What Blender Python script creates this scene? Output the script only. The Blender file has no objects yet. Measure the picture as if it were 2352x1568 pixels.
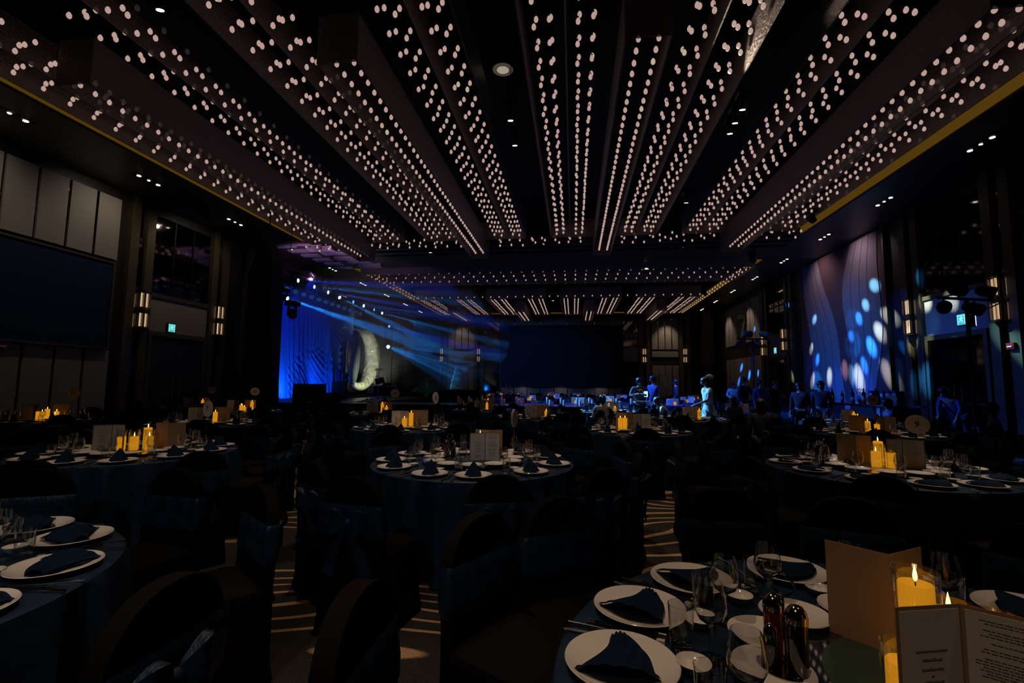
import bpy, math, random
from mathutils import Vector, Matrix
random.seed(7)
SC = bpy.context.scene
COL = SC.collection
PI = math.pi
sin, cos, rad = math.sin, math.cos, math.radians

# ------------------------------------------------------------------ camera
CAMH = 1.46
FPX, YAW, PIT, ROL = 1085.0, rad(-7.45), rad(5.27), rad(0.6)
_f = Vector((sin(YAW)*cos(PIT), cos(YAW)*cos(PIT), sin(PIT)))
_r0 = Vector((cos(YAW), -sin(YAW), 0))
_u0 = _r0.cross(_f)
_r = cos(ROL)*_r0 + sin(ROL)*_u0
_u = -sin(ROL)*_r0 + cos(ROL)*_u0
cam = bpy.data.objects.new('camera', bpy.data.cameras.new('camera'))
COL.objects.link(cam)
cam.matrix_world = Matrix(((_r.x, _u.x, -_f.x, 0), (_r.y, _u.y, -_f.y, 0), (_r.z, _u.z, -_f.z, CAMH), (0, 0, 0, 1)))
cam.data.sensor_width = 36
cam.data.lens = FPX/2352*36
cam.data.clip_start = 0.05
cam.data.clip_end = 200
SC.camera = cam
# surveying helpers: where the sight line through a photo pixel meets a real plane of the room
def ray(x, y): return _f + _r*((x-1176)/FPX) - _u*((y-784)/FPX)
def atz(x, y, z): d = ray(x, y); return Vector((0, 0, CAMH)) + d*((z-CAMH)/d.z)
def atx(x, y, X): d = ray(x, y); return Vector((0, 0, CAMH)) + d*(X/d.x)
def aty(x, y, Y): d = ray(x, y); return Vector((0, 0, CAMH)) + d*(Y/d.y)
def dist(x, y, D): d = ray(x, y); return Vector((0, 0, CAMH)) + d*D

# ------------------------------------------------------------------ world, exposure
w = bpy.data.worlds.new('world'); SC.world = w; w.use_nodes = True
w.node_tree.nodes['Background'].inputs[0].default_value = (0.5, 0.6, 1, 1)
w.node_tree.nodes['Background'].inputs[1].default_value = 0.0003
vs = SC.view_settings
SC.display_settings.display_device = 'sRGB'
vs.view_transform = 'Standard'; vs.look = 'None'; vs.exposure = 0.0; vs.gamma = 1.0; vs.use_curve_mapping = False
cy = SC.cycles
cy.use_denoising = True
cy.max_bounces = 7; cy.diffuse_bounces = 2; cy.glossy_bounces = 3; cy.transmission_bounces = 7
cy.transparent_max_bounces = 14; cy.volume_bounces = 0
cy.sample_clamp_indirect = 1.5; cy.sample_clamp_direct = 0
cy.caustics_reflective = False; cy.caustics_refractive = False
cy.blur_glossy = 0.5
cy.volume_step_rate = 4

# ------------------------------------------------------------------ lamps of the room and added fill
def light(kind, name, loc, color, power, aim=None, size=None, blend=0.4, radius=0.05, spread=None):
    l = bpy.data.lights.new(name, kind); l.color = color; l.energy = power
    if kind == 'SPOT': l.spot_size = rad(size); l.spot_blend = blend; l.shadow_soft_size = radius
    if kind == 'POINT': l.shadow_soft_size = radius
    if kind == 'AREA': l.shape = 'RECTANGLE'; l.size, l.size_y = size
    loc = Vector(loc)
    if name == 'stage_wash': loc = loc+(Vector(aim)-loc).normalized()*0.36      # light leaves through the lens
    o = bpy.data.objects.new(name, l); COL.objects.link(o); o.location = loc
    if aim is not None:
        o.rotation_euler = (Vector(aim)-Vector(loc)).to_track_quat('-Z', 'Y').to_euler()
    return o

WARM = (1.0, 0.70, 0.47)
DL = 1.0
# ceiling downlights in the two dark channels between the mesh frames
for x, y, p, sz in [(-1.25, -1.5, 330, 75), (-1.25, 2.6, 250, 66), (-1.25, 6.3, 400, 62), (-1.25, 9.6, 280, 62), (-1.25, 13.5, 140, 62), (-0.9, 1.7, 330, 20),
                    (3.35, 1.0, 105, 60), (3.35, 4.9, 330, 60), (3.35, 8.6, 260, 62), (3.35, 12.4, 150, 62),
                    (-5.9, 2.0, 180, 60), (-5.9, 6.0, 190, 62), (-5.9, 10.5, 190, 62), (-5.9, 13.5, 90, 50),
                    (-1.25, 24, 170, 70), (3.35, 22, 130, 70), (3.35, 28, 170, 70), (-1.25, 31, 170, 70), (-5.9, 30, 130, 60)]:
    light('SPOT', 'downlight_beam', (x, y, 7.0), WARM, p*DL, (x, y, 0), sz, 0.6, 0.06)
# the narrow accent that catches table 9 and the bright mesh beside it
light('SPOT', 'accent_beam', (3.3, 8.4, 6.75), (1, 0.86, 0.7), 500*DL, (3.05, 4.6, 0.75), 17, 0.7, 0.03)
light('SPOT', 'accent_beam', (2.55, 8.45, 6.72), (1, 0.82, 0.62), 150, (2.93, 7.0, 7.15), 66, 0.9, 0.03)
light('SPOT', 'added_rear_fill', (-1.5, -5.2, 6.4), (0.85, 0.93, 1), 230, (-2.0, 5.0, 0.3), 34, 0.8, 0.08)  # added fill from behind the camera, brings out cloth folds and sashes
# soffit downlights close to the walls
for y in (8.0, 11.3, 14.7):
    light('SPOT', 'wallwash_beam', (-11.6, y, 7.0), (1, 0.84, 0.64), 46, (-13.2, y, 5.3), 120, 1.0, 0.06)
for y in (29.8, 33.6):
    light('SPOT', 'wallwash_beam', (9.6, y, 7.0), (1, 0.75, 0.6), 90, (10.4, y, 3.0), 80, 0.7, 0.06)
for x in (-9.1, 7.2):
    light('SPOT', 'wallwash_beam', (x, 36.9, 7.0), (1, 0.78, 0.52), 110, (x, 37.9, 3.5), 75, 0.8, 0.06)
for x in (-4, -1, 2): light('SPOT', 'wallwash_beam', (x, 37.3, 1.22), (1, 0.8, 0.55), 2.2, (x, 37.9, 0.7), 150, 0.8, 0.03)
for y in (18.2, 20.9):
    light('SPOT', 'mural_beam', (9.5, y+0.3, 7.0), (1, 0.66, 0.66), 62, (10.6, y+0.3, 5.9), 118, 1.0, 0.08)

# ------------------------------------------------------------------ materials (all procedural)
MATS = {}
def mat(name, col, rough=0.6, metal=0.0, emit=None, es=0.0, spec=0.5, sheen=0.0, coat=0.0, sub=0.0):
    if name in MATS: return MATS[name]
    m = bpy.data.materials.new(name); m.use_nodes = True
    b = m.node_tree.nodes['Principled BSDF']
    b.inputs['Base Color'].default_value = (*col, 1)
    b.inputs['Roughness'].default_value = rough
    b.inputs['Metallic'].default_value = metal
    b.inputs['Specular IOR Level'].default_value = spec
    b.inputs['Sheen Weight'].default_value = sheen
    b.inputs['Coat Weight'].default_value = coat
    if emit:
        b.inputs['Emission Color'].default_value = (*emit, 1); b.inputs['Emission Strength'].default_value = es
    MATS[name] = m
    return m
def nodes(m): return m.node_tree.nodes, m.node_tree.links, m.node_tree.nodes['Principled BSDF']
def bump(m, scale, strength, dist=0.01, detail=4, stretch=None, kind='NOISE'):
    n, l, b = nodes(m)
    tc = n.new('ShaderNodeTexCoord'); mp = n.new('ShaderNodeMapping')
    if stretch: mp.inputs['Scale'].default_value = stretch
    t = n.new('ShaderNodeTexNoise' if kind == 'NOISE' else 'ShaderNodeTexVoronoi'); t.inputs['Scale'].default_value = scale
    if kind == 'NOISE': t.inputs['Detail'].default_value = detail
    bp = n.new('ShaderNodeBump'); bp.inputs['Strength'].default_value = strength; bp.inputs['Distance'].default_value = dist
    l.new(tc.outputs['Object'], mp.inputs[0]); l.new(mp.outputs[0], t.inputs['Vector']); l.new(t.outputs[0], bp.inputs['Height']); l.new(bp.outputs[0], b.inputs['Normal'])
    return m
def mottle(m, c1, c2, scale, lo=0.4, hi=0.6):
    n, l, b = nodes(m)
    tc = n.new('ShaderNodeTexCoord'); t = n.new('ShaderNodeTexNoise'); t.inputs['Scale'].default_value = scale; t.inputs['Detail'].default_value = 5
    r = n.new('ShaderNodeValToRGB'); r.color_ramp.elements[0].position = lo; r.color_ramp.elements[1].position = hi
    r.color_ramp.elements[0].color = (*c1, 1); r.color_ramp.elements[1].color = (*c2, 1)
    l.new(tc.outputs['Object'], t.inputs['Vector']); l.new(t.outputs[0], r.inputs[0]); l.new(r.outputs[0], b.inputs['Base Color'])
    return m
BLACKC = bump(mat('black_stretch_cloth', (0.0045, 0.0036, 0.003), 0.9, spec=0.06), 60, 0.2)
NAVYT = bump(mottle(mat('navy_table_satin', (0.005, 0.018, 0.046), 0.48, spec=0.22), (0.004, 0.014, 0.036), (0.007, 0.024, 0.056), 9), 90, 0.25, 0.004)
NAVYS = bump(mottle(mat('navy_sash_satin', (0.01, 0.03, 0.07), 0.4, spec=0.22), (0.003, 0.011, 0.026), (0.007, 0.023, 0.05), 14), 16, 0.6, 0.03, 6, (1, 1, 0.35))
NAPK = bump(mat('navy_napkin_cloth', (0.004, 0.014, 0.034), 0.85, spec=0.08), 140, 0.3, 0.003)
WHITE = mat('white_porcelain', (0.72, 0.68, 0.64), 0.12, coat=0.6)
STEEL = mat('polished_steel', (0.75, 0.72, 0.68), 0.14, 1.0)
CHROME = mat('dark_chrome', (0.5, 0.46, 0.42), 0.1, 1.0)
LACQ = mat('black_lacquer', (0.006, 0.006, 0.007), 0.12, coat=0.5)
SAUCE = mat('dark_soy_glass', (0.008, 0.003, 0.002), 0.08, coat=0.6)
REDS = mat('red_vinegar_glass', (0.12, 0.008, 0.006), 0.08, coat=0.6)
BROWNP = bump(mat('kraft_card', (0.30, 0.19, 0.11), 0.8), 200, 0.1, 0.002)
PAPER = bump(mat('menu_paper', (0.55, 0.50, 0.46), 0.85), 200, 0.08, 0.002)
INK = mat('grey_ink', (0.17, 0.155, 0.145), 0.9)
SIGNM = bump(mat('sign_board', (0.62, 0.52, 0.44), 0.7), 100, 0.1, 0.002)
WAXM = mat('lit_candle_wax', (0.25, 0.10, 0.012), 0.6, spec=0.2, emit=(1.0, 0.385, 0.012), es=0.56)
FLAME = mat('candle_flame', (1, 0.7, 0.3), 0.5, emit=(1, 0.66, 0.24), es=3.2)
UNLIT = mat('unlit_candle_wax', (0.75, 0.66, 0.58), 0.5)
BLACKM = mat('black_metal', (0.01, 0.01, 0.011), 0.45, 0.6)
BLACKP = bump(mat('black_paint', (0.006, 0.006, 0.007), 0.7), 40, 0.1)
CEILB = mat('black_ceiling', (0.004, 0.004, 0.0045), 0.9)
SOFF = bump(mat('dark_soffit_paint', (0.045, 0.038, 0.028), 0.45), 4, 0.05, 0.02)
COVE = mat('cove_face_glow', (0.3, 0.2, 0.05), 0.7, emit=(1, 0.50, 0.04), es=0.075)  # inner soffit face, its cove lighting put into the emission
BRONZE = bump(mat('bronze_fin', (0.12, 0.095, 0.05), 0.45, 0.4), 30, 0.08)
MIRR = mat('smoked_mirror', (0.12, 0.11, 0.11), 0.06, 1.0)
FABP = bump(mat('beige_wall_fabric', (0.30, 0.27, 0.25), 0.9), 220, 0.25, 0.004)
WALLD = bump(mat('dark_wall_panel', (0.02, 0.017, 0.014), 0.5), 12, 0.06)
SCRM = mat('navy_screen', (0.008, 0.026, 0.075), 0.8, spec=0.2)
SCRF = mat('far_screen_cloth', (0.014, 0.03, 0.06), 0.8)
_n, _l, _b = nodes(SCRF)
_tc = _n.new('ShaderNodeTexCoord'); _wv = _n.new('ShaderNodeTexWave'); _wv.inputs['Scale'].default_value = 1.6; _bp = _n.new('ShaderNodeBump'); _bp.inputs['Strength'].default_value = 0.5
_l.new(_tc.outputs['Object'], _wv.inputs['Vector']); _l.new(_wv.outputs[0], _bp.inputs['Height']); _l.new(_bp.outputs[0], _b.inputs['Normal'])
BULB = mat('frosted_bulb', (0.5, 0.42, 0.4), 0.3, emit=(1.0, 0.66, 0.57), es=0.46)
BULBY = mat('frosted_bulb_warm', (0.8, 0.75, 0.6), 0.3, emit=(0.95, 0.82, 0.55), es=0.48)
LAMPON = mat('lit_lamp_lens', (1, 0.9, 0.8), 0.4, emit=(1, 0.84, 0.66), es=7)
LAMPDIM = mat('lit_lamp_lens_dim', (1, 0.9, 0.8), 0.4, emit=(1, 0.84, 0.68), es=2.2)
TUBE = mat('sconce_tube_lit', (1, 0.8, 0.5), 0.4, emit=(1, 0.72, 0.42), es=0.95)
EXITG = mat('exit_sign_lit', (0.1, 0.5, 0.5), 0.5, emit=(0.05, 0.55, 0.52), es=0.9)
EXITW = mat('exit_sign_figure', (0.7, 0.9, 0.9), 0.5, emit=(0.45, 0.85, 0.85), es=0.9)
BLUEON = mat('stage_lens_cyan', (0.5, 0.8, 1), 0.4, emit=(0.35, 0.8, 1.0), es=7)
BLUED = mat('stage_lens_blue', (0.3, 0.5, 1), 0.4, emit=(0.1, 0.25, 1.0), es=3.5)
REDON = mat('standby_red', (1, 0.1, 0.1), 0.4, emit=(1, 0.03, 0.03), es=2)
CURT = bump(mat('blue_stage_drape', (0.10, 0.24, 0.75), 0.55, sheen=0.3), 30, 0.06)
MOONM = bump(mottle(mat('pearl_moon_skin', (0.62, 0.62, 0.48), 0.22, coat=0.6), (0.56, 0.57, 0.42), (0.74, 0.74, 0.58), 3), 3.6, 1.0, 0.16, 5)
MYLAR = bump(mat('silver_foil', (0.6, 0.55, 0.52), 0.22, 0.9), 7, 1.0, 0.1)
GAUZE = mat('grey_gauze', (0.20, 0.24, 0.26), 0.9)
CAKEM = bump(mat('white_icing', (0.6, 0.66, 0.68), 0.6), 20, 0.4, 0.02)
SKIN = mat('skin', (0.42, 0.26, 0.19), 0.55)
HAIR = mat('black_hair', (0.008, 0.006, 0.006), 0.45)
CARPD = None
LEAF = mat('plant_leaf', (0.03, 0.08, 0.05), 0.5)
def transp(name, col, alpha, rough=0.3, metal=0.0, bumps=None):
    m = mat(name, col, rough, metal)
    m.node_tree.nodes['Principled BSDF'].inputs['Alpha'].default_value = alpha
    if bumps: bump(m, *bumps)
    return m
MESH = transp('woven_metal_mesh', (0.34, 0.29, 0.285), 0.8, 0.38, 0.5, (26, 1.0, 0.05, 6))
GAUZE.node_tree.nodes['Principled BSDF'].inputs['Alpha'].default_value = 0.45
def thin_glass(name, tint=(1, 1, 1), edge=1.0):
    m = bpy.data.materials.new(name); m.use_nodes = True
    n, l = m.node_tree.nodes, m.node_tree.links; n.clear()
    o = n.new('ShaderNodeOutputMaterial'); mx = n.new('ShaderNodeMixShader'); t = n.new('ShaderNodeBsdfTransparent'); g = n.new('ShaderNodeBsdfGlossy')
    lw = n.new('ShaderNodeLayerWeight'); lw.inputs[0].default_value = 0.5; pw = n.new('ShaderNodeMath'); pw.operation = 'POWER'; pw.inputs[1].default_value = 2.4
    ad = n.new('ShaderNodeMath'); ad.operation = 'MULTIPLY_ADD'; ad.inputs[1].default_value = 0.85*edge; ad.inputs[2].default_value = 0.085; ad.use_clamp = True
    t.inputs[0].default_value = (*tint, 1); g.inputs['Roughness'].default_value = 0.06; g.inputs[0].default_value = (0.95, 0.95, 0.95, 1)
    l.new(lw.outputs['Facing'], pw.inputs[0]); l.new(pw.outputs[0], ad.inputs[0]); l.new(ad.outputs[0], mx.inputs[0])
    l.new(t.outputs[0], mx.inputs[1]); l.new(g.outputs[0], mx.inputs[2]); l.new(mx.outputs[0], o.inputs[0])
    MATS[name] = m
    return m
TGLASS = thin_glass('clear_glass', (0.97, 0.98, 0.98))
SMOKEG = thin_glass('turntable_glass', (0.25, 0.42, 0.38), 0.8)
GLASS = bpy.data.materials.new('crystal_glass'); GLASS.use_nodes = True
_b = GLASS.node_tree.nodes['Principled BSDF']; _b.inputs['Transmission Weight'].default_value = 1; _b.inputs['Roughness'].default_value = 0.0; _b.inputs['IOR'].default_value = 1.46
_b.inputs['Base Color'].default_value = (0.97, 0.98, 0.98, 1)
for m in (BULB, BULBY, FLAME, LAMPON, LAMPDIM, EXITG, EXITW, BLUEON, BLUED, REDON, COVE):
    m.cycles.emission_sampling = 'NONE' if m in (FLAME, LAMPDIM, EXITW, REDON, LAMPON, BLUEON, BLUED) else 'AUTO'

# carpet: charcoal pile crossed by flowing tan contour lines
CARPET = mat('charcoal_carpet_with_tan_lines', (0.02, 0.02, 0.018), 0.95, spec=0.1)
n, l, b = nodes(CARPET)
tc = n.new('ShaderNodeTexCoord'); mp = n.new('ShaderNodeMapping'); mp.inputs['Scale'].default_value = (0.30, 0.62, 1); mp.inputs['Location'].default_value = (3.1, 1.4, 0)
mp.inputs['Rotation'].default_value = (0, 0, rad(-12))
ns = n.new('ShaderNodeTexNoise'); ns.inputs['Scale'].default_value = 1.5; ns.inputs['Detail'].default_value = 1.0; ns.inputs['Roughness'].default_value = 0.35
sx = n.new('ShaderNodeSeparateXYZ')
m1 = n.new('ShaderNodeMath'); m1.operation = 'MULTIPLY'; m1.inputs[1].default_value = 9.0
m2 = n.new('ShaderNodeMath'); m2.operation = 'MULTIPLY_ADD'; m2.inputs[1].default_value = 6.5
fr = n.new('ShaderNodeMath'); fr.operation = 'PINGPONG'; fr.inputs[1].default_value = 0.5
w2 = n.new('ShaderNodeTexNoise'); w2.inputs['Scale'].default_value = 0.8
th = n.new('ShaderNodeMapRange'); th.inputs['To Min'].default_value = 0.05; th.inputs['To Max'].default_value = 0.17
lt = n.new('ShaderNodeMath'); lt.operation = 'SUBTRACT'
st = n.new('ShaderNodeMapRange'); st.inputs['From Min'].default_value = -0.012; st.inputs['From Max'].default_value = 0.012
pile = n.new('ShaderNodeTexNoise'); pile.inputs['Scale'].default_value = 170; pile.inputs['Detail'].default_value = 3
pr = n.new('ShaderNodeMapRange'); pr.inputs['From Min'].default_value = 0.35; pr.inputs['From Max'].default_value = 0.7; pr.inputs['To Min'].default_value = 0.35; pr.inputs['To Max'].default_value = 1.5
mx = n.new('ShaderNodeMix'); mx.data_type = 'RGBA'; mx.inputs['A'].default_value = (0.024, 0.022, 0.020, 1); mx.inputs['B'].default_value = (0.40, 0.25, 0.14, 1)
mu = n.new('ShaderNodeMix'); mu.data_type = 'RGBA'; mu.blend_type = 'MULTIPLY'; mu.inputs['Factor'].default_value = 1
l.new(tc.outputs['Object'], mp.inputs[0]); l.new(mp.outputs[0], ns.inputs['Vector']); l.new(mp.outputs[0], sx.inputs[0])
l.new(ns.outputs[0], m1.inputs[0]); l.new(sx.outputs[1], m2.inputs[0]); l.new(m1.outputs[0], m2.inputs[2]); l.new(m2.outputs[0], fr.inputs[0])
l.new(mp.outputs[0], w2.inputs['Vector']); l.new(w2.outputs[0], th.inputs[0]); l.new(th.outputs[0], lt.inputs[0]); l.new(fr.outputs[0], lt.inputs[1])
l.new(lt.outputs[0], st.inputs[0]); l.new(st.outputs[0], mx.inputs['Factor'])
l.new(tc.outputs['Object'], pile.inputs['Vector']); l.new(pile.outputs[0], pr.inputs[0]); l.new(mx.outputs['Result'], mu.inputs['A']); l.new(pr.outputs[0], mu.inputs['B'])
l.new(mu.outputs['Result'], b.inputs['Base Color'])

# ------------------------------------------------------------------ mesh building
class MB:
    def __init__(s): s.v = []; s.f = []
    def add(s, vs_, fs):
        k = len(s.v); s.v += [tuple(p) for p in vs_]; s.f += [tuple(i+k for i in f) for f in fs]; return s
    def box(s, x0, y0, z0, x1, y1, z1):
        return s.add([(x0, y0, z0), (x1, y0, z0), (x1, y1, z0), (x0, y1, z0), (x0, y0, z1), (x1, y0, z1), (x1, y1, z1), (x0, y1, z1)],
                     [(3, 2, 1, 0), (4, 5, 6, 7), (0, 1, 5, 4), (1, 2, 6, 5), (2, 3, 7, 6), (3, 0, 4, 7)])
    def lathe(s, prof, n=24, cx=0, cy=0, cz=0, cap0=True, cap1=True):
        vs_, fs = [], []
        for r, z in prof:
            for i in range(n): a = 2*PI*i/n; vs_.append((cx+r*cos(a), cy+r*sin(a), cz+z))
        for k in range(len(prof)-1):
            for i in range(n): j = (i+1) % n; fs.append((k*n+i, k*n+j, (k+1)*n+j, (k+1)*n+i))
        if cap0: fs.append(tuple(range(n-1, -1, -1)))
        if cap1: fs.append(tuple((len(prof)-1)*n+i for i in range(n)))
        return s.add(vs_, fs)
    def tube(s, pts, r, n=8, caps=True):
        pts = [Vector(p) for p in pts]; rs = r if isinstance(r, (list, tuple)) else [r]*len(pts)
        vs_, fs = [], []; up = Vector((0, 0, 1))
        for k, p in enumerate(pts):
            d = (pts[min(k+1, len(pts)-1)]-pts[max(k-1, 0)])
            d = d.normalized() if d.length > 1e-9 else Vector((0, 0, 1))
            a = d.cross(up) if abs(d.dot(up)) < 0.95 else d.cross(Vector((1, 0, 0)))
            a.normalize(); b_ = d.cross(a)
            for i in range(n): t = 2*PI*i/n; vs_.append(p+a*(rs[k]*cos(t))+b_*(rs[k]*sin(t)))
        for k in range(len(pts)-1):
            for i in range(n): j = (i+1) % n; fs.append((k*n+i, k*n+j, (k+1)*n+j, (k+1)*n+i))
        if caps: fs += [tuple(range(n-1, -1, -1)), tuple((len(pts)-1)*n+i for i in range(n))]
        return s.add(vs_, fs)
    def loft(s, rings, caps=True):
        n = len(rings[0]); vs_ = [p for r in rings for p in r]; fs = []
        for k in range(len(rings)-1):
            for i in range(n): j = (i+1) % n; fs.append((k*n+i, k*n+j, (k+1)*n+j, (k+1)*n+i))
        if caps: fs += [tuple(range(n-1, -1, -1)), tuple((len(rings)-1)*n+i for i in range(n))]
        return s.add(vs_, fs)
    def grid(s, nu, nv, fn):
        vs_ = [fn(i/(nu-1), j/(nv-1)) for j in range(nv) for i in range(nu)]
        return s.add(vs_, [(j*nu+i, j*nu+i+1, (j+1)*nu+i+1, (j+1)*nu+i) for j in range(nv-1) for i in range(nu-1)])
    def ball(s, c, r, n=12, m=8, sc=(1, 1, 1)):
        prof = [(max(1e-4, r*sin(PI*k/m)), -r*cos(PI*k/m)) for k in range(m+1)]
        b = MB().lathe(prof, n)
        return s.add([(c[0]+p[0]*sc[0], c[1]+p[1]*sc[1], c[2]+p[2]*sc[2]) for p in b.v], b.f)
    def prism(s, poly, z0, z1):
        n = len(poly); return s.add([(p[0], p[1], z0) for p in poly]+[(p[0], p[1], z1) for p in poly],
            [tuple(range(n-1, -1, -1)), tuple(range(n, 2*n))]+[(i, (i+1) % n, n+(i+1) % n, n+i) for i in range(n)])
    def xform(s, M): s.v = [tuple(M @ Vector(p)) for p in s.v]; return s
    def mesh(s, name, m, smooth=True):
        me = bpy.data.meshes.new(name); me.from_pydata(s.v, [], s.f); me.update()
        me.materials.append(m)
        if smooth:
            me.polygons.foreach_set('use_smooth', [True]*len(me.polygons))
            try: me.set_sharp_from_angle(angle=rad(38))
            except Exception: pass
        return me
    def build(s, name, m, parent=None, smooth=True, loc=None):
        o = bpy.data.objects.new(name, s.mesh(name, m, smooth)); COL.objects.link(o)
        if parent: o.parent = parent
        if loc is not None: o.location = loc
        return o
def tag(o, label=None, cat=None, group=None, kind=None):
    if label: o['label'] = label
    if cat: o['category'] = cat
    if group: o['group'] = group
    if kind: o['kind'] = kind
    return o
def empty(name, loc=(0, 0, 0), rz=0, label=None, cat=None, group=None):
    o = bpy.data.objects.new(name, None); COL.objects.link(o); o.location = loc; o.rotation_euler = (0, 0, rz); o.empty_display_size = 0.05
    return tag(o, label, cat, group)
KIDS = {}
def dup(src, loc, rz=0, label=None, group=None, tilt=None):
    r = src.copy(); COL.objects.link(r); r.location = loc; r.rotation_euler = (0, 0, rz) if tilt is None else tilt
    if label: r['label'] = label
    if group: r['group'] = group
    if src.name not in KIDS: KIDS[src.name] = [(c, list(c.children)) for c in src.children]
    for c, gs in KIDS[src.name]:
        d = c.copy(); COL.objects.link(d); d.parent = r
        for g in gs: e = g.copy(); COL.objects.link(e); e.parent = d
    return r
class Proto:
    """one built thing; the first placement moves it, later ones copy it"""
    def __init__(s, root): s.root = root; s.used = False
    def put(s, loc, rz, label, group=None, tilt=None):
        if not s.used:
            s.used = True; s.root.location = loc; s.root.rotation_euler = (0, 0, rz) if tilt is None else tilt
            s.root['label'] = label
            if group: s.root['group'] = group
            return s.root
        o = dup(s.root, loc, rz, label, group, tilt)
        if group is None and 'group' in o: del o['group']
        return o
def struct(name, mb, m, parent=None, smooth=False):
    o = mb.build(name, m, parent, smooth)
    if parent is None: o['kind'] = 'structure'
    return o

# ------------------------------------------------------------------ room shell
XL, XR, YB, YF, ZS, ZC = -13.25, 10.6, -6.0, 38.0, 7.05, 8.3
CX0, CX1 = -10.7, 8.25
BAYS = [(-3.0, 17.95), (21.5, 36.8)]
struct('floor', MB().box(XL-0.3, YB-0.3, -0.1, XR+0.3, YF+0.3, 0), CARPET)
struct('ceiling', MB().box(XL-0.3, YB-0.3, ZC, XR+0.3, YF+0.3, ZC+0.15), CEILB)
wl = struct('wall_left', MB().box(XL-0.2, YB, 0, XL, YF, ZC), WALLD)
wr = struct('wall_right', MB().box(XR, YB, 0, XR+0.2, YF, ZC), WALLD)
wf = struct('wall_front', MB().box(XL-0.2, YF, 0, XR+0.2, YF+0.2, ZC), WALLD)
wb = struct('wall_back', MB().box(XL-0.2, YB-0.2, 0, XR+0.2, YB, ZC), WALLD)
so = MB()
so.box(XL, YB, ZS, CX0, YF, ZC); so.box(CX1, YB, ZS, XR, YF, ZC)
so.box(CX0, YB, ZS, CX1, BAYS[0][0], ZC); so.box(CX0, BAYS[0][1], ZS, CX1, BAYS[1][0], ZC); so.box(CX0, BAYS[1][1], ZS, CX1, YF, ZC)
sof = struct('ceiling_soffit', so, SOFF)
# shallow steps of the cross beam and the stepped corner above the stage
st_ = MB()
for k, d in enumerate((0.0, 0.12, 0.24)):
    st_.box(CX0+0.02, BAYS[0][1]+0.25+k*0.5, ZS-0.05-0.03*k, CX1-0.02, BAYS[0][1]+0.55+k*0.5, ZS)
struct('trim_1', st_, SOFF)
bk = MB()
for k in range(6):
    y0 = 17.0+k*0.72
    bk.box(-11.1+0.22*k, y0, ZS-0.10-0.05*(k % 2), -10.0+0.22*k, y0+0.36, ZS)
    bk.box(-12.1+0.15*k, y0+0.36, ZS-0.06, -11.3+0.15*k, y0+0.72, ZS)
struct('trim_2', bk, mat('pale_beam_plaster', (0.35, 0.33, 0.33), 0.7))
n_trim = 3
for b0, b1 in BAYS:
    cv = MB(); t = 0.05
    cv.box(CX0, b0, ZS+0.01, CX0+t, b1, ZS+0.33); cv.box(CX1-t, b0, ZS+0.01, CX1, b1, ZS+0.33)
    cv.box(CX0+t, b1-t, ZS+0.02, CX1-t, b1, ZS+0.10) if b0 > 0 else None
    struct('trim_%d' % n_trim, cv, COVE); n_trim += 1
    lip = MB()
    lip.box(CX0-0.02, b0, ZS-0.06, CX0+0.02, b1, ZS+0.01); lip.box(CX1-0.02, b0, ZS-0.06, CX1+0.02, b1, ZS+0.01)
    struct('trim_%d' % n_trim, lip, BRONZE); n_trim += 1

# wall elements.  side: +1 right wall, -1 left wall
def wbox(mb, side, d0, d1, y0, y1, z0, z1):
    if side > 0: mb.box(XR-d1, y0, z0, XR-d0, y1, z1)
    else: mb.box(XL+d0, y0, z0, XL+d1, y1, z1)
def fins(side, yc, k):
    m = MB()
    for s in (-1, 1): wbox(m, side, 0, 0.14, yc+s*0.27-0.14, yc+s*0.27+0.14, 0, ZS-0.02)
    o = struct('trim_%d' % k, m, BRONZE)
    g = MB(); wbox(g, side, 0.0, 0.05, yc-0.13, yc+0.13, 0, ZS-0.02); struct('recess_strip', g, MIRR, o)
def panels(side, y0, y1, n, z0, z1, parent):
    w_ = (y1-y0)/n
    for i in range(n):
        m = MB(); wbox(m, side, 0.02, 0.09, y0+i*w_+0.035, y0+(i+1)*w_-0.035, z0, z1); struct('fabric_panel', m, FABP, parent)
        if i:
            m = MB(); wbox(m, side, 0.015, 0.05, y0+i*w_-0.03, y0+i*w_+0.03, z0, z1); struct('mirror_strip', m, MIRR, parent)
def doorbay(side, y0, y1, k, parent):
    m = MB(); wbox(m, side, 0.02, 0.07, y0, y1, 3.05, 4.12); struct('fabric_panel', m, FABP, parent)
    m = MB(); wbox(m, side, 0.02, 0.12, y0, y1, 4.12, 4.24); struct('mirror_ledge', m, BRONZE, parent)
    m = MB(); wbox(m, side, 0.02, 0.05, y0, y1, 4.26, ZS-0.3); struct('mirror_panel', m, MIRR, parent)
    m = MB()
    for q in (0.33, 0.66): wbox(m, side, 0.05, 0.07, y0+(y1-y0)*q-0.02, y0+(y1-y0)*q+0.02, 4.26, ZS-0.3)
    struct('mirror_bar', m, BLACKM, parent)
    fr = MB()
    wbox(fr, side, 0.0, 0.14, y0, y0+0.12, 0, 2.9); wbox(fr, side, 0.0, 0.14, y1-0.12, y1, 0, 2.9); wbox(fr, side, 0.0, 0.14, y0, y1, 2.9, 3.04)
    d = struct('door_%d' % k, fr, BRONZE)
    mid = (y0+y1)/2
    for a, b_ in ((y0+0.12, mid-0.01), (mid+0.01, y1-0.12)):
        m = MB(); wbox(m, side, 0.02, 0.07, a, b_, 0.01, 2.88); leaf = struct('door_leaf', m, MIRR if side > 0 else WALLD, d)
        hy = b_-0.12 if a < mid-0.5 else a+0.12
        m = MB(); wbox(m, side, 0.09, 0.12, hy-0.015, hy+0.015, 0.9, 1.6); struct('door_handle', m, STEEL, leaf)
k = n_trim
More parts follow.
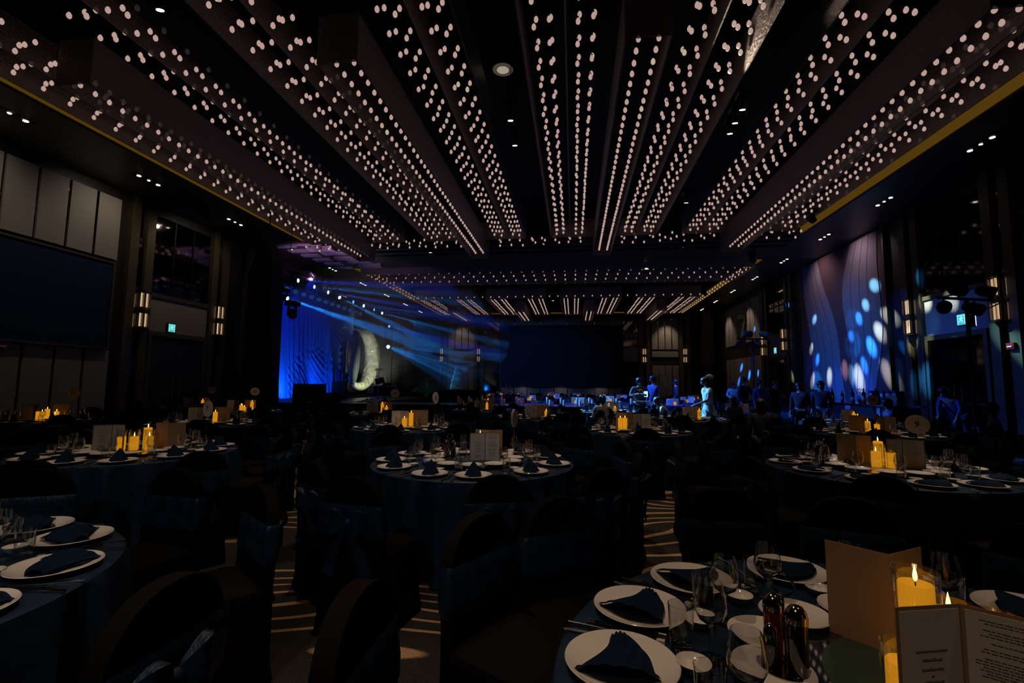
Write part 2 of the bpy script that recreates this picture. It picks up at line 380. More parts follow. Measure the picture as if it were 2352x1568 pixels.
for side, yc in ((-1, 12.6), (-1, 15.87), (1, 12.95), (1, 16.08), (-1, 24.7), (-1, 28.6), (1, 24.6), (1, 27.6)):
    fins(side, yc, k); k += 1
doorbay(-1, 13.05, 15.40, 1, wl); doorbay(1, 13.45, 15.62, 2, wr)
doorbay(1, 25.1, 27.1, 3, wr); doorbay(-1, 25.3, 28.0, 4, wl)
panels(-1, 5.35, 11.90, 9, 4.95, 6.75, wl); panels(-1, 5.35, 11.90, 9, 0.1, 2.32, wl)
panels(1, 28.2, 34.4, 8, 4.2, 6.75, wr); panels(1, 28.2, 34.4, 8, 0.1, 3.3, wr)
panels(-1, 29.2, 34.4, 7, 4.2, 6.75, wl); panels(-1, 29.2, 34.4, 7, 0.1, 3.3, wl)
# projection screens on the left wall and on the far wall
sc = empty('projection_screen', (XL, 8.9, 3.6), 0, 'wide navy projection screen set between pale fabric panels on the left wall', 'screen')
MB().box(0.03, -3.55, -1.2, 0.16, 2.80, 1.2).build('screen_surface', SCRM, sc, False)
m = MB(); m.box(0.03, -3.6, 1.2, 0.2, 2.85, 1.25); m.box(0.03, -3.6, -1.25, 0.2, 2.85, -1.2); m.box(0.03, 2.8, -1.2, 0.2, 2.85, 1.2)
m.build('screen_frame', BRONZE, sc, False)
sc = empty('projection_screen', (-1.02, YF, 3.75), 0, 'huge dark blue pleated screen hanging on the far wall', 'screen')
MB().box(-4.78, -0.3, -2.45, 4.78, -0.24, 2.4).build('screen_surface', SCRF, sc, False)
MB().box(-4.85, -0.34, 2.4, 4.85, 0.0, 2.52).build('top_rail', BLACKM, sc, False)
# far wall panels
def fpanels(x0, x1, n, z0, z1, m_=FABP):
    w_ = (x1-x0)/n
    for i in range(n):
        struct('fabric_panel', MB().box(x0+i*w_+0.035, YF-0.09, z0, x0+(i+1)*w_-0.035, YF-0.02, z1), m_, wf)
        if i: struct('mirror_strip', MB().box(x0+i*w_-0.03, YF-0.05, z0, x0+i*w_+0.03, YF-0.015, z1), MIRR, wf)
fpanels(-10.3, -8.0, 4, 4.35, 6.8); fpanels(-10.3, -8.0, 1, 3.2, 4.2); fpanels(-10.3, -8.0, 4, 0.1, 3.1)
fpanels(6.05, 8.1, 4, 4.35, 6.8); fpanels(6.05, 8.1, 1, 3.75, 4.2); fpanels(6.05, 8.1, 4, 0.1, 3.1)
fpanels(-5.85, 3.8, 9, 0.1, 1.28); fpanels(-5.85, 3.8, 9, 6.3, 6.9)
struct('fabric_panel', MB().box(3.9, YF-0.08, 3.4, 5.0, YF-0.02, 4.5), FABP, wf); struct('fabric_panel', MB().box(-7.3, YF-0.08, 3.4, -6.0, YF-0.02, 4.5), FABP, wf)
struct('mirror_panel', MB().box(3.9, YF-0.05, 0.1, 5.0, YF-0.02, 3.3), MIRR, wf); struct('mirror_panel', MB().box(-7.3, YF-0.05, 0.1, -6.0, YF-0.02, 3.3), MIRR, wf)
struct('mirror_panel', MB().box(3.9, YF-0.05, 4.6, 5.0, YF-0.02, 6.8), MIRR, wf); struct('mirror_panel', MB().box(-7.3, YF-0.05, 4.6, -6.0, YF-0.02, 6.8), MIRR, wf)
for xc in (5.5, 8.55, -7.65, -10.75):
    m = MB()
    for s in (-1, 1): m.box(xc+s*0.27-0.14, YF-0.16, 0, xc+s*0.27+0.14, YF, ZS-0.02)
    struct('trim_%d' % k, m, BRONZE); k += 1
# tall tan columns in the far corners
for xc, yc in ((9.9, 36.6), (-12.2, 34.0)):
    struct('trim_%d' % k, MB().box(xc-0.35, yc-0.3, 3.2, xc+0.35, yc+0.3, ZS-0.01), mat('tan_column_cloth', (0.16, 0.09, 0.06), 0.8)); k += 1
    struct('trim_%d' % k, MB().box(xc-0.33, yc-0.28, 0, xc+0.33, yc+0.28, 3.2), WALLD); k += 1

# wall sconces: two tiers of glass rods round a lit core
sr = empty('wall_sconce', (0, 0, 0), 0, None, 'wall lamp')
for t, (z0, z1) in enumerate(((0.06, 0.55), (-0.55, -0.06))):
    rods = MB()
    for i in range(13):
        a = -PI/2+PI*i/12; rods.tube([(0.2*cos(a), 0.2*sin(a), z0), (0.2*cos(a), 0.2*sin(a), z1)], 0.017, 6)
    rods.build('glass_rods', thin_glass('sconce_glass', (0.75, 0.7, 0.66), 1.0) if t == 0 else MATS['sconce_glass'], sr)
for a in (-50, 20):
    for z0, z1, zz in ((0.1, 0.52, 0), (-0.5, -0.1, 0)):
        MB().tube([(0.13*cos(rad(a)), 0.13*sin(rad(a)), z0), (0.13*cos(rad(a)), 0.13*sin(rad(a)), z1)], 0.022, 8).build('lit_core', TUBE, sr)
rg = MB()
for z in (-0.57, -0.04, 0.55): rg.prism([(0.22*cos(-PI/2+PI*i/14), 0.22*sin(-PI/2+PI*i/14)) for i in range(15)], z, z+0.02)
rg.box(-0.02, -0.03, -0.6, 0.03, 0.03, 0.62)
rg.build('bracket', BLACKM, sr)
SCN = Proto(sr)
for p, rz, lb in [((XL+0.14, 12.72, 3.62), 0, 'rod glass wall lamp just right of the left wall screen'),
                  ((XL+0.14, 15.87, 3.72), 0, 'rod glass wall lamp on the far side of the left exit door'),
                  ((XR-0.14, 12.97, 3.70), PI, 'large rod glass wall lamp beside the exit door on the right wall'),
                  ((XR-0.14, 16.08, 3.70), PI, 'rod glass wall lamp glowing blue between the right mural and exit door'),
                  ((XR-0.14, 25.0, 3.85), PI, 'rod glass wall lamp beyond the far edge of the right mural'),
                  ((XR-0.14, 27.6, 3.75), PI, 'rod glass wall lamp beside the far exit door on the right wall'),
                  ((XL+0.14, 24.7, 3.70), 0, 'rod glass wall lamp behind the cyan beam next to the moon'),
                  ((XL+0.14, 28.6, 3.72), 0, 'second rod glass wall lamp along the left wall beyond the stage'),
                  ((5.5, YF-0.17, 3.85), -PI/2, 'rod glass wall lamp on far wall just right of the big screen'),
                  ((8.55, YF-0.17, 3.85), -PI/2, 'rod glass wall lamp on far wall nearest its right corner'),
                  ((-7.65, YF-0.17, 3.85), -PI/2, 'rod glass wall lamp on far wall just left of the big screen'),
                  ((-10.75, YF-0.17, 3.85), -PI/2, 'rod glass wall lamp on far wall nearest its left corner')]:
    SCN.put(p, rz, lb)
# exit signs
def exit_sign(x, y, z, rz, w_, lb):
    e = empty('exit_sign', (x, y, z), rz, lb, 'sign')
    MB().box(0, -w_/2, -w_/2, 0.06, w_/2, w_/2).build('sign_case', BLACKM, e, False)
    MB().box(0.06, -w_*0.43, -w_*0.43, 0.066, w_*0.43, w_*0.43).build('lit_panel', EXITG, e, False)
    s = w_*0.4; f = MB()      # running figure in a doorway
    f.ball((0.07, 0.05*s, 0.62*s), 0.14*s, 8, 6, (0.1, 1, 1))
    for pts in (((0.0, 0.45), (-0.05, 0.0)), ((-0.05, 0.02), (0.3, -0.25), (0.25, -0.62)), ((-0.05, 0.0), (-0.25, -0.3), (-0.55, -0.45)), ((0, 0.4), (0.33, 0.22), (0.5, 0.32)), ((0, 0.4), (-0.3, 0.3), (-0.38, 0.05))):
        f.tube([(0.068, a*s, b_*s) for a, b_ in pts], 0.085*s, 5)
    for a, b_, c, d in ((-0.9, -0.9, -0.78, 0.85), (-0.9, 0.78, 0.9, 0.9), (0.78, -0.9, 0.9, 0.85)): f.box(0.066, a*s, b_*s, 0.069, c*s, d*s)
    f.build('running_figure', EXITW, e, False)
exit_sign(XL+0.08, 13.87, 3.21, 0, 0.30, 'lit teal running figure exit sign over the left wall door')
exit_sign(XR-0.08, 14.20, 3.36, PI, 0.34, 'lit teal running figure exit sign over the near right wall door')
exit_sign(XR-0.08, 26.2, 3.40, PI, 0.36, 'small lit exit sign beyond the mural on the right wall')
exit_sign(XL+0.08, 25.9, 3.30, 0, 0.36, 'small lit exit sign under the cyan beam beyond the moon')
# fire alarms
for x, y, z, rz, lb in ((XL+0.09, 9.27, 2.25, 0, 'small red fire alarm box under the left wall screen'), (XR-0.14, 12.75, 2.52, PI, 'small red fire alarm box on the bronze column below the right lamp')):
    a = empty('fire_alarm', (x, y, z), rz, lb, 'alarm')
    MB().box(0, -0.1, -0.075, 0.07, 0.1, 0.075).build('alarm_body', mat('red_plastic', (0.35, 0.01, 0.01), 0.4), a, False)
    MB().box(0.07, -0.06, -0.03, 0.09, 0.07, 0.0).build('strobe_lens', mat('clear_plastic', (0.7, 0.7, 0.7), 0.2), a, False)
# speaker on the far right wall panels
s_ = empty('wall_camera', (XR-0.1, 30.3, 5.75), PI, 'small black bracket camera on the pale panels of the far right wall', 'camera')
MB().box(0, -0.04, -0.25, 0.06, 0.04, 0.25).build('bracket_plate', BLACKM, s_, False)
MB().box(0.0, -0.03, -0.2, 0.5, 0.03, -0.15).build('arm', BLACKM, s_, False)
MB().box(0.15, -0.14, -0.15, 0.5, 0.14, 0.12).build('camera_body', BLACKP, s_, False)

# right wall mural: plum ground, two broad feathered leaves either side of a dark trunk, as shallow relief
mu = empty('mural_panel', (XR-0.02, 20.2, 0), 0, 'tall leaf patterned mural on the right wall speckled with blue and white spots', 'mural')
MB().box(-0.08, -2.9, 0.5, 0, 2.9, 7.0).build('ground_panel', bump(mat('mural_plum_cloth', (0.085, 0.045, 0.06), 0.85), 60, 0.1, 0.005), mu, False)
LEAFM = mat('mural_leaf_cloth', (0.20, 0.19, 0.24), 0.85)
n, l, b = nodes(LEAFM)
tc = n.new('ShaderNodeTexCoord'); mp = n.new('ShaderNodeMapping'); mp.inputs['Rotation'].default_value = (rad(28), 0, 0)
wv = n.new('ShaderNodeTexWave'); wv.bands_direction = 'Z'; wv.inputs['Scale'].default_value = 5.0; wv.inputs['Distortion'].default_value = 3.5; wv.inputs['Detail'].default_value = 2; wv.inputs['Detail Scale'].default_value = 0.5
rp = n.new('ShaderNodeValToRGB'); rp.color_ramp.elements[0].color = (0.165, 0.157, 0.20, 1); rp.color_ramp.elements[1].color = (0.21, 0.20, 0.25, 1); rp.color_ramp.elements[0].position = 0.12; rp.color_ramp.elements[1].position = 0.4
l.new(tc.outputs['Object'], mp.inputs[0]); l.new(mp.outputs[0], wv.inputs['Vector']); l.new(wv.outputs[0], rp.inputs[0]); l.new(rp.outputs[0], b.inputs['Base Color'])
def leaf(pts_l, pts_r, d=0.1):
    n_ = len(pts_l); v, f = [], []
    for (y, z) in pts_l: v.append((-d, y, z))
    for (y, z) in pts_r: v.append((-d, y, z))
    for (y, z) in pts_l: v.append((-0.08, y, z))
    for (y, z) in pts_r: v.append((-0.08, y, z))
    for i in range(n_-1):
        f += [(i, i+1, n_+i+1, n_+i), (i, 2*n_+i, 2*n_+i+1, i+1), (n_+i, n_+i+1, 3*n_+i+1, 3*n_+i)]
    return MB().add(v, f)
def edge(zs, f): return [(f(z), z) for z in zs]
zs = [0.55+i*(6.4/40) for i in range(41)]
# far leaf (photo left) spans from y=+2.4; near leaf (photo right) to y=-2.6
def fl_in(z): t = (z-0.55)/6.4; return -0.25+1.9*max(0, t-0.12)**1.3+0.12*sin(t*9)
def fl_out(z): t = (z-0.55)/6.4; return 2.5-0.3*sin(t*5)
def nl_in(z): t = (z-0.55)/6.4; return -0.55-0.55*sin(t*6.2+0.6)*t-0.25*t
def nl_out(z): t = (z-0.55)/6.4; return -2.35+0.35*sin(t*7+1)*(1-t)-0.3*t
leaf(edge(zs, fl_in), edge(zs, fl_out)).build('far_leaf', LEAFM, mu, False)
leaf(edge(zs, nl_in), edge(zs, nl_out)).build('near_leaf', LEAFM, mu, False)
vein = MB()
for q in (0.25, 0.5, 0.72):
    vein.tube([(-0.103, fl_in(z)*(1-q)+fl_out(z)*q, z) for z in zs], 0.007, 4)
    vein.tube([(-0.103, nl_in(z)*(1-q)+nl_out(z)*q, z) for z in zs], 0.007, 4)
vein.build('vein', mat('mural_vein', (0.03, 0.03, 0.045), 0.8), mu)
for s in (-2.98, 2.9): MB().box(-0.12, s, 0.4, 0, s+0.08, 7.04).build('frame_strip', BRONZE, mu, False)
# its twin on the left wall, mostly behind the stage
mu2 = dup(mu, (XL+0.02, 20.2, 0), PI, 'matching leaf mural on the left wall behind the black stage tower')

# ------------------------------------------------------------------ ceiling frames of woven mesh
def sheet_frame(name, x0, x1, y0, y1, z0, z1, lb, inner=(), front=True, cat='ceiling light frame', group=None):
    e = empty(name, ((x0+x1)/2, (y0+y1)/2, z0), 0, lb, cat, group)
    hx, hy, h, t = (x1-x0)/2, (y1-y0)/2, z1-z0, 0.012
    for s in (-1, 1): MB().box(s*hx-t, -hy, 0, s*hx+t, hy, h).build('side_panel', MESH, e, False)
    for s in (-1, 1): MB().box(-hx, s*hy-t, 0, hx, s*hy+t, h).build('end_panel', MESH, e, False)
    for q in inner: MB().box(q-t, -hy+0.05, 0.12, q+t, hy-0.05, h+0.1).build('divider_panel', MESH, e, False)
    return e
XC = (-8.25, -3.6, 1.06, 5.68)
NM = ('far left', 'left of centre', 'right of centre', 'far right')
for i, xc in enumerate(XC):
    sheet_frame('mesh_ceiling_frame', xc-1.87, xc+1.87, -2.2, 16.9, 6.84, 7.5, 'long woven mesh ceiling frame over the near hall, %s' % NM[i], (-1.18, 1.18))
    sheet_frame('mesh_light_trough', xc-0.32, xc+0.32, 6.42, 17.75, 6.36, 7.15, 'narrow low mesh trough of bulbs in the near ceiling, %s' % NM[i])
    sheet_frame('mesh_ceiling_frame', xc-1.87, xc+1.87, 29.0, 36.0, 6.82, 7.5, 'short woven mesh ceiling frame over the far hall, %s' % NM[i], (-1.18, 1.18))
    sheet_frame('mesh_light_trough', xc-0.32, xc+0.32, 31.3, 36.6, 6.36, 7.15, 'narrow low mesh trough of bulbs in the far ceiling, %s' % NM[i])
sheet_frame('mesh_ceiling_frame', CX0+0.12, CX1-0.12, 22.1, 24.9, 6.86, 7.5, 'wide mesh ceiling frame lying across the hall beyond the cross beam')
for x0, x1, nm in ((CX0+0.1, -10.3, 'left'), (7.7, CX1-0.1, 'right')):
    sheet_frame('mesh_border_frame', x0, x1, -2.5, 17.8, 7.42, 7.95, 'mesh border strip along the %s edge of the near coffer' % nm)
# hanging bulbs
def bulb_mb(n=10, m=7):
    return MB().lathe([(0.001, -0.050), (0.018, -0.046), (0.030, -0.032), (0.0355, -0.009), (0.032, 0.017), (0.021, 0.037), (0.010, 0.050)], n, cap0=False)
spots = []
R_ = random.Random(3)
for i, xc in enumerate(XC):
    y = 6.63
    while y < 17.6:
        for s in (-1, 1): spots.append((xc+0.03+s*0.145, y, 6.50+R_.uniform(-.008, .008), i, 0))
        y += 0.256
    for s in (-1, 1):
        for q in (0.75, 0.98, 1.42, 1.65):
            y = 0.9+R_.uniform(0, 0.05)
            while y < 16.7:
                st2 = 0.22*(q in (0.98, 1.65))
                spots.append((xc+s*q+R_.uniform(-.01, .01), y+st2*0.4, 6.92+R_.uniform(-.01, .01), i, 1))
                spots.append((xc+s*q+0.02, y+0.20, 7.12+R_.uniform(-.01, .01), i, 1))
                y += 0.475
    y = 31.5
    while y < 36.4:
        for s in (-1, 1): spots.append((xc+s*0.145, y, 6.50, i, 2))
        y += 0.256
    for s in (-1, 1):
        for q in (0.75, 0.98, 1.42, 1.65):
            y = 29.3
            while y < 35.8: spots.append((xc+s*q, y, 6.92+R_.uniform(-.02, .02), i, 3)); y += 0.36
x = CX0+0.4
while x < CX1-0.3:
    for y, z in ((16.95, 6.8), (17.35, 7.0), (17.6, 6.85)):
        if not any(abs(x-xc) < 0.45 for xc in XC): spots.append((x+R_.uniform(-.12, .12), y, z+R_.uniform(-.05, .05), 0, 4))
    x += 0.42
x = CX0+0.4
while x < CX1-0.3:
    for y, z in ((22.5, 6.98), (23.5, 7.0), (24.5, 7.0), (25.3, 7.0), (28.6, 6.9)): spots.append((x, y, z, 0, 4))
    x += 0.52
for xs in (CX0+0.35, CX0+0.75, 7.75, 8.0):
    y = 22.4
    while y < 36: spots.append((xs, y, 6.95, 0, 4)); y += 0.5
y = 4.5
while y < 17.5: spots.append((7.66, y, 6.98, 3, 4)); y += 0.95
def seen(p):
    d = Vector(p)-Vector((0, 0, CAMH)); z = d.dot(_f)
    if z < 0.5: return False
    X, Y = 1176+FPX*d.dot(_r)/z, 784-FPX*d.dot(_u)/z
    return -40 < X < 2392 and -60 < Y < 1600
spots = [p for p in spots if seen(p[:3])]
spots.sort(key=lambda p: (Vector(p[:3])-Vector((0, 0, CAMH))).length)
near_, rest = spots[:300], spots[300:]
bs = {}
for w_, mm in (('pink', BULB), ('yellow', BULBY)):
    r0 = bulb_mb(14).build('pendant_bulb', mm)
    tag(r0, 'x', 'bulb')
    cd = MB().lathe([(0.011, 0.05), (0.012, 0.075), (0.004, 0.085)], 8); cd.tube([(0, 0, 0.08), (0, 0, 0.85)], 0.0018, 4)
    cd.build('cord', BLACKM, r0)
    bs[w_] = Proto(r0)
for j, p in enumerate(near_):
    wy = 'yellow' if R_.random() < 0.045 or j == 3 else 'pink'
    g = '%s%s bulbs hanging %s the %s mesh frame' % ('' if wy == 'pink' else 'yellowish ', 'frosted' if wy == 'pink' else 'frosted', ('inside the narrow trough of' if p[4] == 0 else 'in rows within') if p[4] != 4 else 'beside', NM[p[3]])
    bs[wy].put(p[:3], 0, ('dim pinkish bulb %s, %s' if wy == 'pink' else 'yellowish bulb %s, %s') % ('in the narrow mesh trough' if p[4] == 0 else 'in the wide mesh frame rows', NM[p[3]]), g)
b0 = bulb_mb(8); big = MB()
for p in rest: big.add([(v[0]+p[0], v[1]+p[1], v[2]+p[2]) for v in b0.v], b0.f)
tag(big.build('distant_pendant_bulbs', BULB), 'hundreds of small glowing bulbs receding through the mesh ceiling frames', 'bulbs', kind='stuff')

# soffit downlight clusters and channel lamps
dr = empty('recessed_downlight', (0, 0, 0), 0, None, 'downlight')
m = MB(); m.box(-0.09, -0.42, -0.012, 0.09, 0.42, 0.06); m.build('trim_plate', BLACKM, dr, False)
for q in (-0.3, 0, 0.3): MB().lathe([(0.05 if q else 0.035, -0.02), (0.05 if q else 0.035, -0.012)], 14, 0, q, 0).build('lens', LAMPON, dr)
DRP = Proto(dr)
ORD = ('first', 'second', 'third', 'fourth', 'fifth', 'sixth', 'seventh', 'eighth', 'ninth')
for i, y in enumerate((8.0, 11.3, 14.7, 18.1, 21.5, 24.9, 28.3, 31.7, 35.0)):
    DRP.put((-11.75, y, ZS), 0, 'recessed triple downlight, %s along the left soffit counted from the near end' % ORD[i])
    if i: DRP.put((9.22, y+0.3, ZS), 0, 'recessed triple downlight, %s along the right soffit counted from the near end' % ORD[i-1])
cr = empty('channel_spotlight', (0, 0, 0), 0, None, 'spotlight')
MB().box(-0.1, -0.12, 0.1, 0.1, 0.12, 0.16).build('mount_plate', BLACKM, cr, False)
MB().tube([(0, 0, 0.1), (0, 0.02, 0.02), (0, 0.05, -0.1)], 0.055, 12).build('lamp_can', BLACKM, cr)
MB().tube([(0, 0.05, -0.1), (0, 0.052, -0.106)], 0.05, 14).build('lens', LAMPON, cr)
MB().tube([(0, 0, 0.16), (0, 0, 1.2)], 0.008, 5).build('drop_rod', BLACKM, cr)
CRP = Proto(cr)
for (px, py, z, lb) in ((1182, 321, 6.6, 'small lit spotlight hanging in the dark channel left of centre'), (1172, 262, 6.6, 'faint spotlight seen edge on in the dark channel left of centre'),
                        (1707, 236, 6.5, 'brightest hanging spotlight beside the lit mesh in the right channel'),
                        (1690, 268, 6.6, 'pair spotlight just below the brightest lamp of the right channel'), (1678, 293, 6.6, 'tilted oval spotlight in the right dark channel'),
                        (1577, 456, 6.6, 'small spotlight further down the right dark channel'), (362, 2, 6.9, 'bright spotlight cut by the top edge of the photo at left'),
                        (988, 573, 6.6, 'spotlight at the far end of the left dark channel'), (1270, 686, 6.6, 'single bright spotlight between the far mesh frames')):
    CRP.put(atz(px, py, z), 0, lb)

fl_ = empty('ceiling_glow_disc', atz(1155, 160, ZC-0.06), 0, 'round disc painted as a soft light patch high in the channel left of centre', 'ceiling glow')  # added glowing disc, stands in for light falling on the black ceiling
MB().lathe([(0.24, 0), (0.24, 0.06)], 28).build('glow_disc_rim', BLACKM, fl_)
MB().lathe([(0.001, -0.02), (0.07, -0.018), (0.13, -0.01)], 28, cap0=False, cap1=False).build('bright_centre', mat('ceiling_glow_core', (0.6, 0.55, 0.5), 0.5, emit=(1, 0.86, 0.62), es=0.34), fl_)
MB().lathe([(0.13, -0.012), (0.22, -0.002)], 28, cap0=False, cap1=False).build('glow_ring', mat('ceiling_glow_edge', (0.3, 0.28, 0.25), 0.5, emit=(1, 0.86, 0.6), es=0.05), fl_)

# ------------------------------------------------------------------ tableware prototypes
TZ = 0.75
HERE = (0, 0, 0)
def proto_obj(name, mb, m, cat): return Proto(tag(mb.build(name, m), 'x', cat))
# dinner plate: shallow coupe with a soft rim
pl = MB().lathe([(0.001, 0.004), (0.075, 0.004), (0.09, 0.006), (0.125, 0.018), (0.141, 0.026), (0.143, 0.024), (0.128, 0.013), (0.085, 0.0), (0.001, 0.0)], 48, cap0=False, cap1=False)
PLATE = proto_obj('dinner_plate', pl, WHITE, 'plate')
sp = MB().lathe([(0.001, 0.003), (0.055, 0.003), (0.082, 0.010), (0.096, 0.017), (0.097, 0.015), (0.06, 0.0), (0.001, 0.0)], 32, cap0=False, cap1=False)
SPLATE = proto_obj('side_plate', sp, WHITE, 'plate')
bw = MB().lathe([(0.001, 0.006), (0.02, 0.007), (0.034, 0.017), (0.042, 0.028), (0.043, 0.028), (0.034, 0.012), (0.022, 0.0), (0.001, 0.0)], 28, cap0=False, cap1=False)
BOWL = proto_obj('sauce_dish', bw, WHITE, 'bowl')
# napkins
def fan_napkin():
    m = MB(); N, M = 26, 10
    def f(u, v):
        t = v*2-1; wdt = 0.028+0.075*u; x = -0.105+0.19*u
        top = 0.030*(1-t*t)*(0.55+0.45*u)+0.007*abs(sin(u*2+v*PI*5))*(1-0.3*u)
        if u > 0.9: x -= 0.02*(abs(t))
        return (x, t*wdt+0.012*sin(u*5), 0.012+top)
    m.grid(N, M*3, f); m.grid(N, M*3, lambda u, v: (f(1-u, v)[0], f(1-u, v)[1], 0.0115)); return m
FANN = proto_obj('folded_napkin', fan_napkin(), NAPK, 'napkin')
def peak_napkin():
    m = MB(); rings = []
    n = 28
    for k in range(12):
        t = k/11; z = 0.098*t; r = []
        for i in range(n):
            a = 2*PI*i/n; fold = 1+0.16*sin(a*5+t*2)*(1-t*0.6)
            r.append(((0.062*(1-t)**0.8+0.006)*cos(a)*fold+0.02*t, (0.046*(1-t)**0.7+0.012*(1-t)+0.004)*sin(a)*fold, 0.012+z+(0.006*sin(3*a) if k == 11 else 0)))
        rings.append(r)
    return m.loft(rings)
PEAKN = proto_obj('peaked_napkin', peak_napkin(), NAPK, 'napkin')
def tall_napkin():   # two upright pointed wings
    m = MB()
    for s, h in ((1, 0.17), (-0.6, 0.13), (0.2, 0.11)):
        pts = []
        for k in range(9):
            t = k/8; pts.append((s*0.02+s*0.045*t*t, 0.01*s, 0.012+h*t))
        m.tube(pts, [0.034*(1-t/8)**0.75*(0.75+0.5*sin(PI*t/8))+0.002 for t in range(9)], 9)
    m.lathe([(0.05, 0.008), (0.055, 0.02), (0.035, 0.05), (0.02, 0.07)], 16)
    return m
TALLN = proto_obj('upright_napkin', tall_napkin(), NAPK, 'napkin')
# cutlery lies along +x outward
def knife():
    m = MB(); m.prism([(-0.11, -0.004), (0.0, -0.009), (0.02, -0.006), (0.12, -0.006), (0.125, 0), (0.12, 0.006), (0.02, 0.006), (0.0, 0.007), (-0.08, 0.006)], 0.002, 0.005); return m
def fork():
    m = MB(); m.tube([(0.12, 0, 0.004), (0.03, 0, 0.007), (-0.03, 0, 0.004), (-0.05, 0, 0.003)], [0.0055, 0.003, 0.003, 0.009], 8)
    for q in (-0.0085, -0.003, 0.003, 0.0085): m.tube([(-0.05, q*0.8, 0.003), (-0.075, q, 0.006), (-0.10, q, 0.004)], 0.0014, 5)
    return m
KNIFE = proto_obj('table_knife', knife(), STEEL, 'knife'); FORK = proto_obj('table_fork', fork(), STEEL, 'fork')
c_ = MB(); c_.tube([(-0.12, 0, 0.012), (0.12, 0, 0.010)], [0.0025, 0.0042], 6)
cs = c_.build('chopstick', LACQ); MB().tube([(0.10, 0, 0.0102), (0.122, 0, 0.010)], [0.0044, 0.0046], 6).build('metal_tip', STEEL, cs)
CHOP = Proto(tag(cs, 'x', 'chopstick'))
r_ = MB(); r_.loft([[(x, -0.012, 0), (x, 0.012, 0), (x, 0.011, h), (x, -0.011, h)] for x, h in ((-0.022, 0.010), (-0.014, 0.0095), (0, 0.006), (0.014, 0.0095), (0.022, 0.010))])
REST = proto_obj('chopstick_rest', r_, WHITE, 'chopstick rest')
# glasses
def wine(n, name, gm):
    out = [(0.001, 0.0), (0.034, 0.0), (0.034, 0.002), (0.012, 0.006), (0.0045, 0.014), (0.004, 0.05), (0.0045, 0.082), (0.012, 0.088), (0.030, 0.100), (0.040, 0.122), (0.041, 0.138), (0.037, 0.165), (0.031, 0.195)]
    inn = [(0.0302, 0.195), (0.0360, 0.165), (0.0398, 0.138), (0.0388, 0.122), (0.029, 0.103), (0.010, 0.0925), (0.001, 0.0915)]
    return MB().lathe(out+inn, n, cap0=True, cap1=True)
WINE = proto_obj('wine_glass', wine(28, '', 0), GLASS, 'glass'); WINET = proto_obj('wine_glass', wine(14, '', 0), TGLASS, 'glass')
def tumb(n): return MB().lathe([(0.001, 0.0), (0.028, 0.0), (0.030, 0.01), (0.034, 0.12), (0.0328, 0.12), (0.0288, 0.014), (0.001, 0.012)], n)
TUMB = proto_obj('tumbler', tumb(28), GLASS, 'glass'); TUMBT = proto_obj('tumbler', tumb(16), TGLASS, 'glass')
hr = MB().lathe([(0.044, 0.0), (0.045, 0.001), (0.045, 0.20), (0.0435, 0.20), (0.0435, 0.003), (0.001, 0.003)], 28)
HURR = proto_obj('candle_glass', hr, TGLASS, 'candle glass')
# pillar candles
def candle(h, n=24):
    e = empty('pillar_candle', HERE, 0, 'x', 'candle')
    MB().lathe([(0.034, 0.0), (0.036, 0.003), (0.036, h-0.004), (0.034, h), (0.022, h-0.004), (0.001, h-0.008)], n, cap1=False).build('wax', WAXM, e)
    MB().tube([(0, 0, h-0.01), (0, 0, h+0.004)], 0.0015, 5).build('wick', BLACKM, e)
    MB().lathe([(0.0005, h+0.002), (0.0042, h+0.008), (0.0052, h+0.015), (0.0038, h+0.025), (0.0018, h+0.035), (0.0004, h+0.043)], 10, cap0=False, cap1=False).build('flame', FLAME, e)
    return Proto(e)
CAND = {h: candle(h) for h in (0.09, 0.13, 0.17, 0.21)}
# menu cards: two boards hinged at the spine, paper inside, rows of script
def script_rows(parent, w_, h, side):
    m = MB(); R = random.Random(5 if side > 0 else 9)
    if side > 0:
        z = h-0.022
        for k in range(26):
            ww = w_*R.uniform(0.45, 0.78); x0 = 0.012+(w_-0.024-ww)/2*R.uniform(0.7, 1.1)
            x = x0
            while x < x0+ww: l_ = R.uniform(0.004, 0.012); m.box(x, -0.0022, z, min(x+l_, x0+ww), -0.0016, z+0.0016); x += l_+0.0016
            z -= R.choice((0.0056, 0.0056, 0.0056, 0.0125))
            if z < 0.022: break
    else:
        for z, ww, t in ((0.165, 0.070, 0.003), (0.148, 0.045, 0.0042), (0.130, 0.050, 0.0042), (0.118, 0.006, 0.004), (0.106, 0.040, 0.0042), (0.085, 0.036, 0.0042), (0.05, 0.055, 0.002), (0.044, 0.06, 0.002), (0.038, 0.05, 0.002)):
            x = -w_/2-ww/2
            while x < -w_/2+ww/2: l_ = R.uniform(0.003, 0.007); m.box(x, -0.0022, z, x+l_, -0.0016, z+t*R.uniform(0.7, 1.1)); x += l_+0.0012
    return m
def menu(a1, a2, name='menu_card'):
    """spine at the origin; boards leave it at angles a1 (left) and a2 (right); inside faces -y"""
    e = empty(name, HERE, 0, 'x', 'menu')
    W, H = 0.15, 0.252
    for s, a in ((-1, a1), (1, a2)):
        Mx = Matrix.Rotation(a, 4, 'Z')
        b_ = MB().box(min(0, s*W), 0, 0, max(0, s*W), 0.0016, H).xform(Mx).build('cover_board', BROWNP, e, False)
        p = MB().box(min(s*0.006, s*(W-0.008)), -0.0014, 0.006, max(s*0.006, s*(W-0.008)), -0.0001, H-0.008).xform(Mx).build('paper_page', PAPER, e, False)
        t = script_rows(e, W, H, s).xform(Mx).build('printed_lines', INK, p, False)
        t['kind'] = 'stuff'
    return Proto(e)
MENU = menu(rad(26), rad(-22)); MENUN = menu(rad(56), rad(-22))
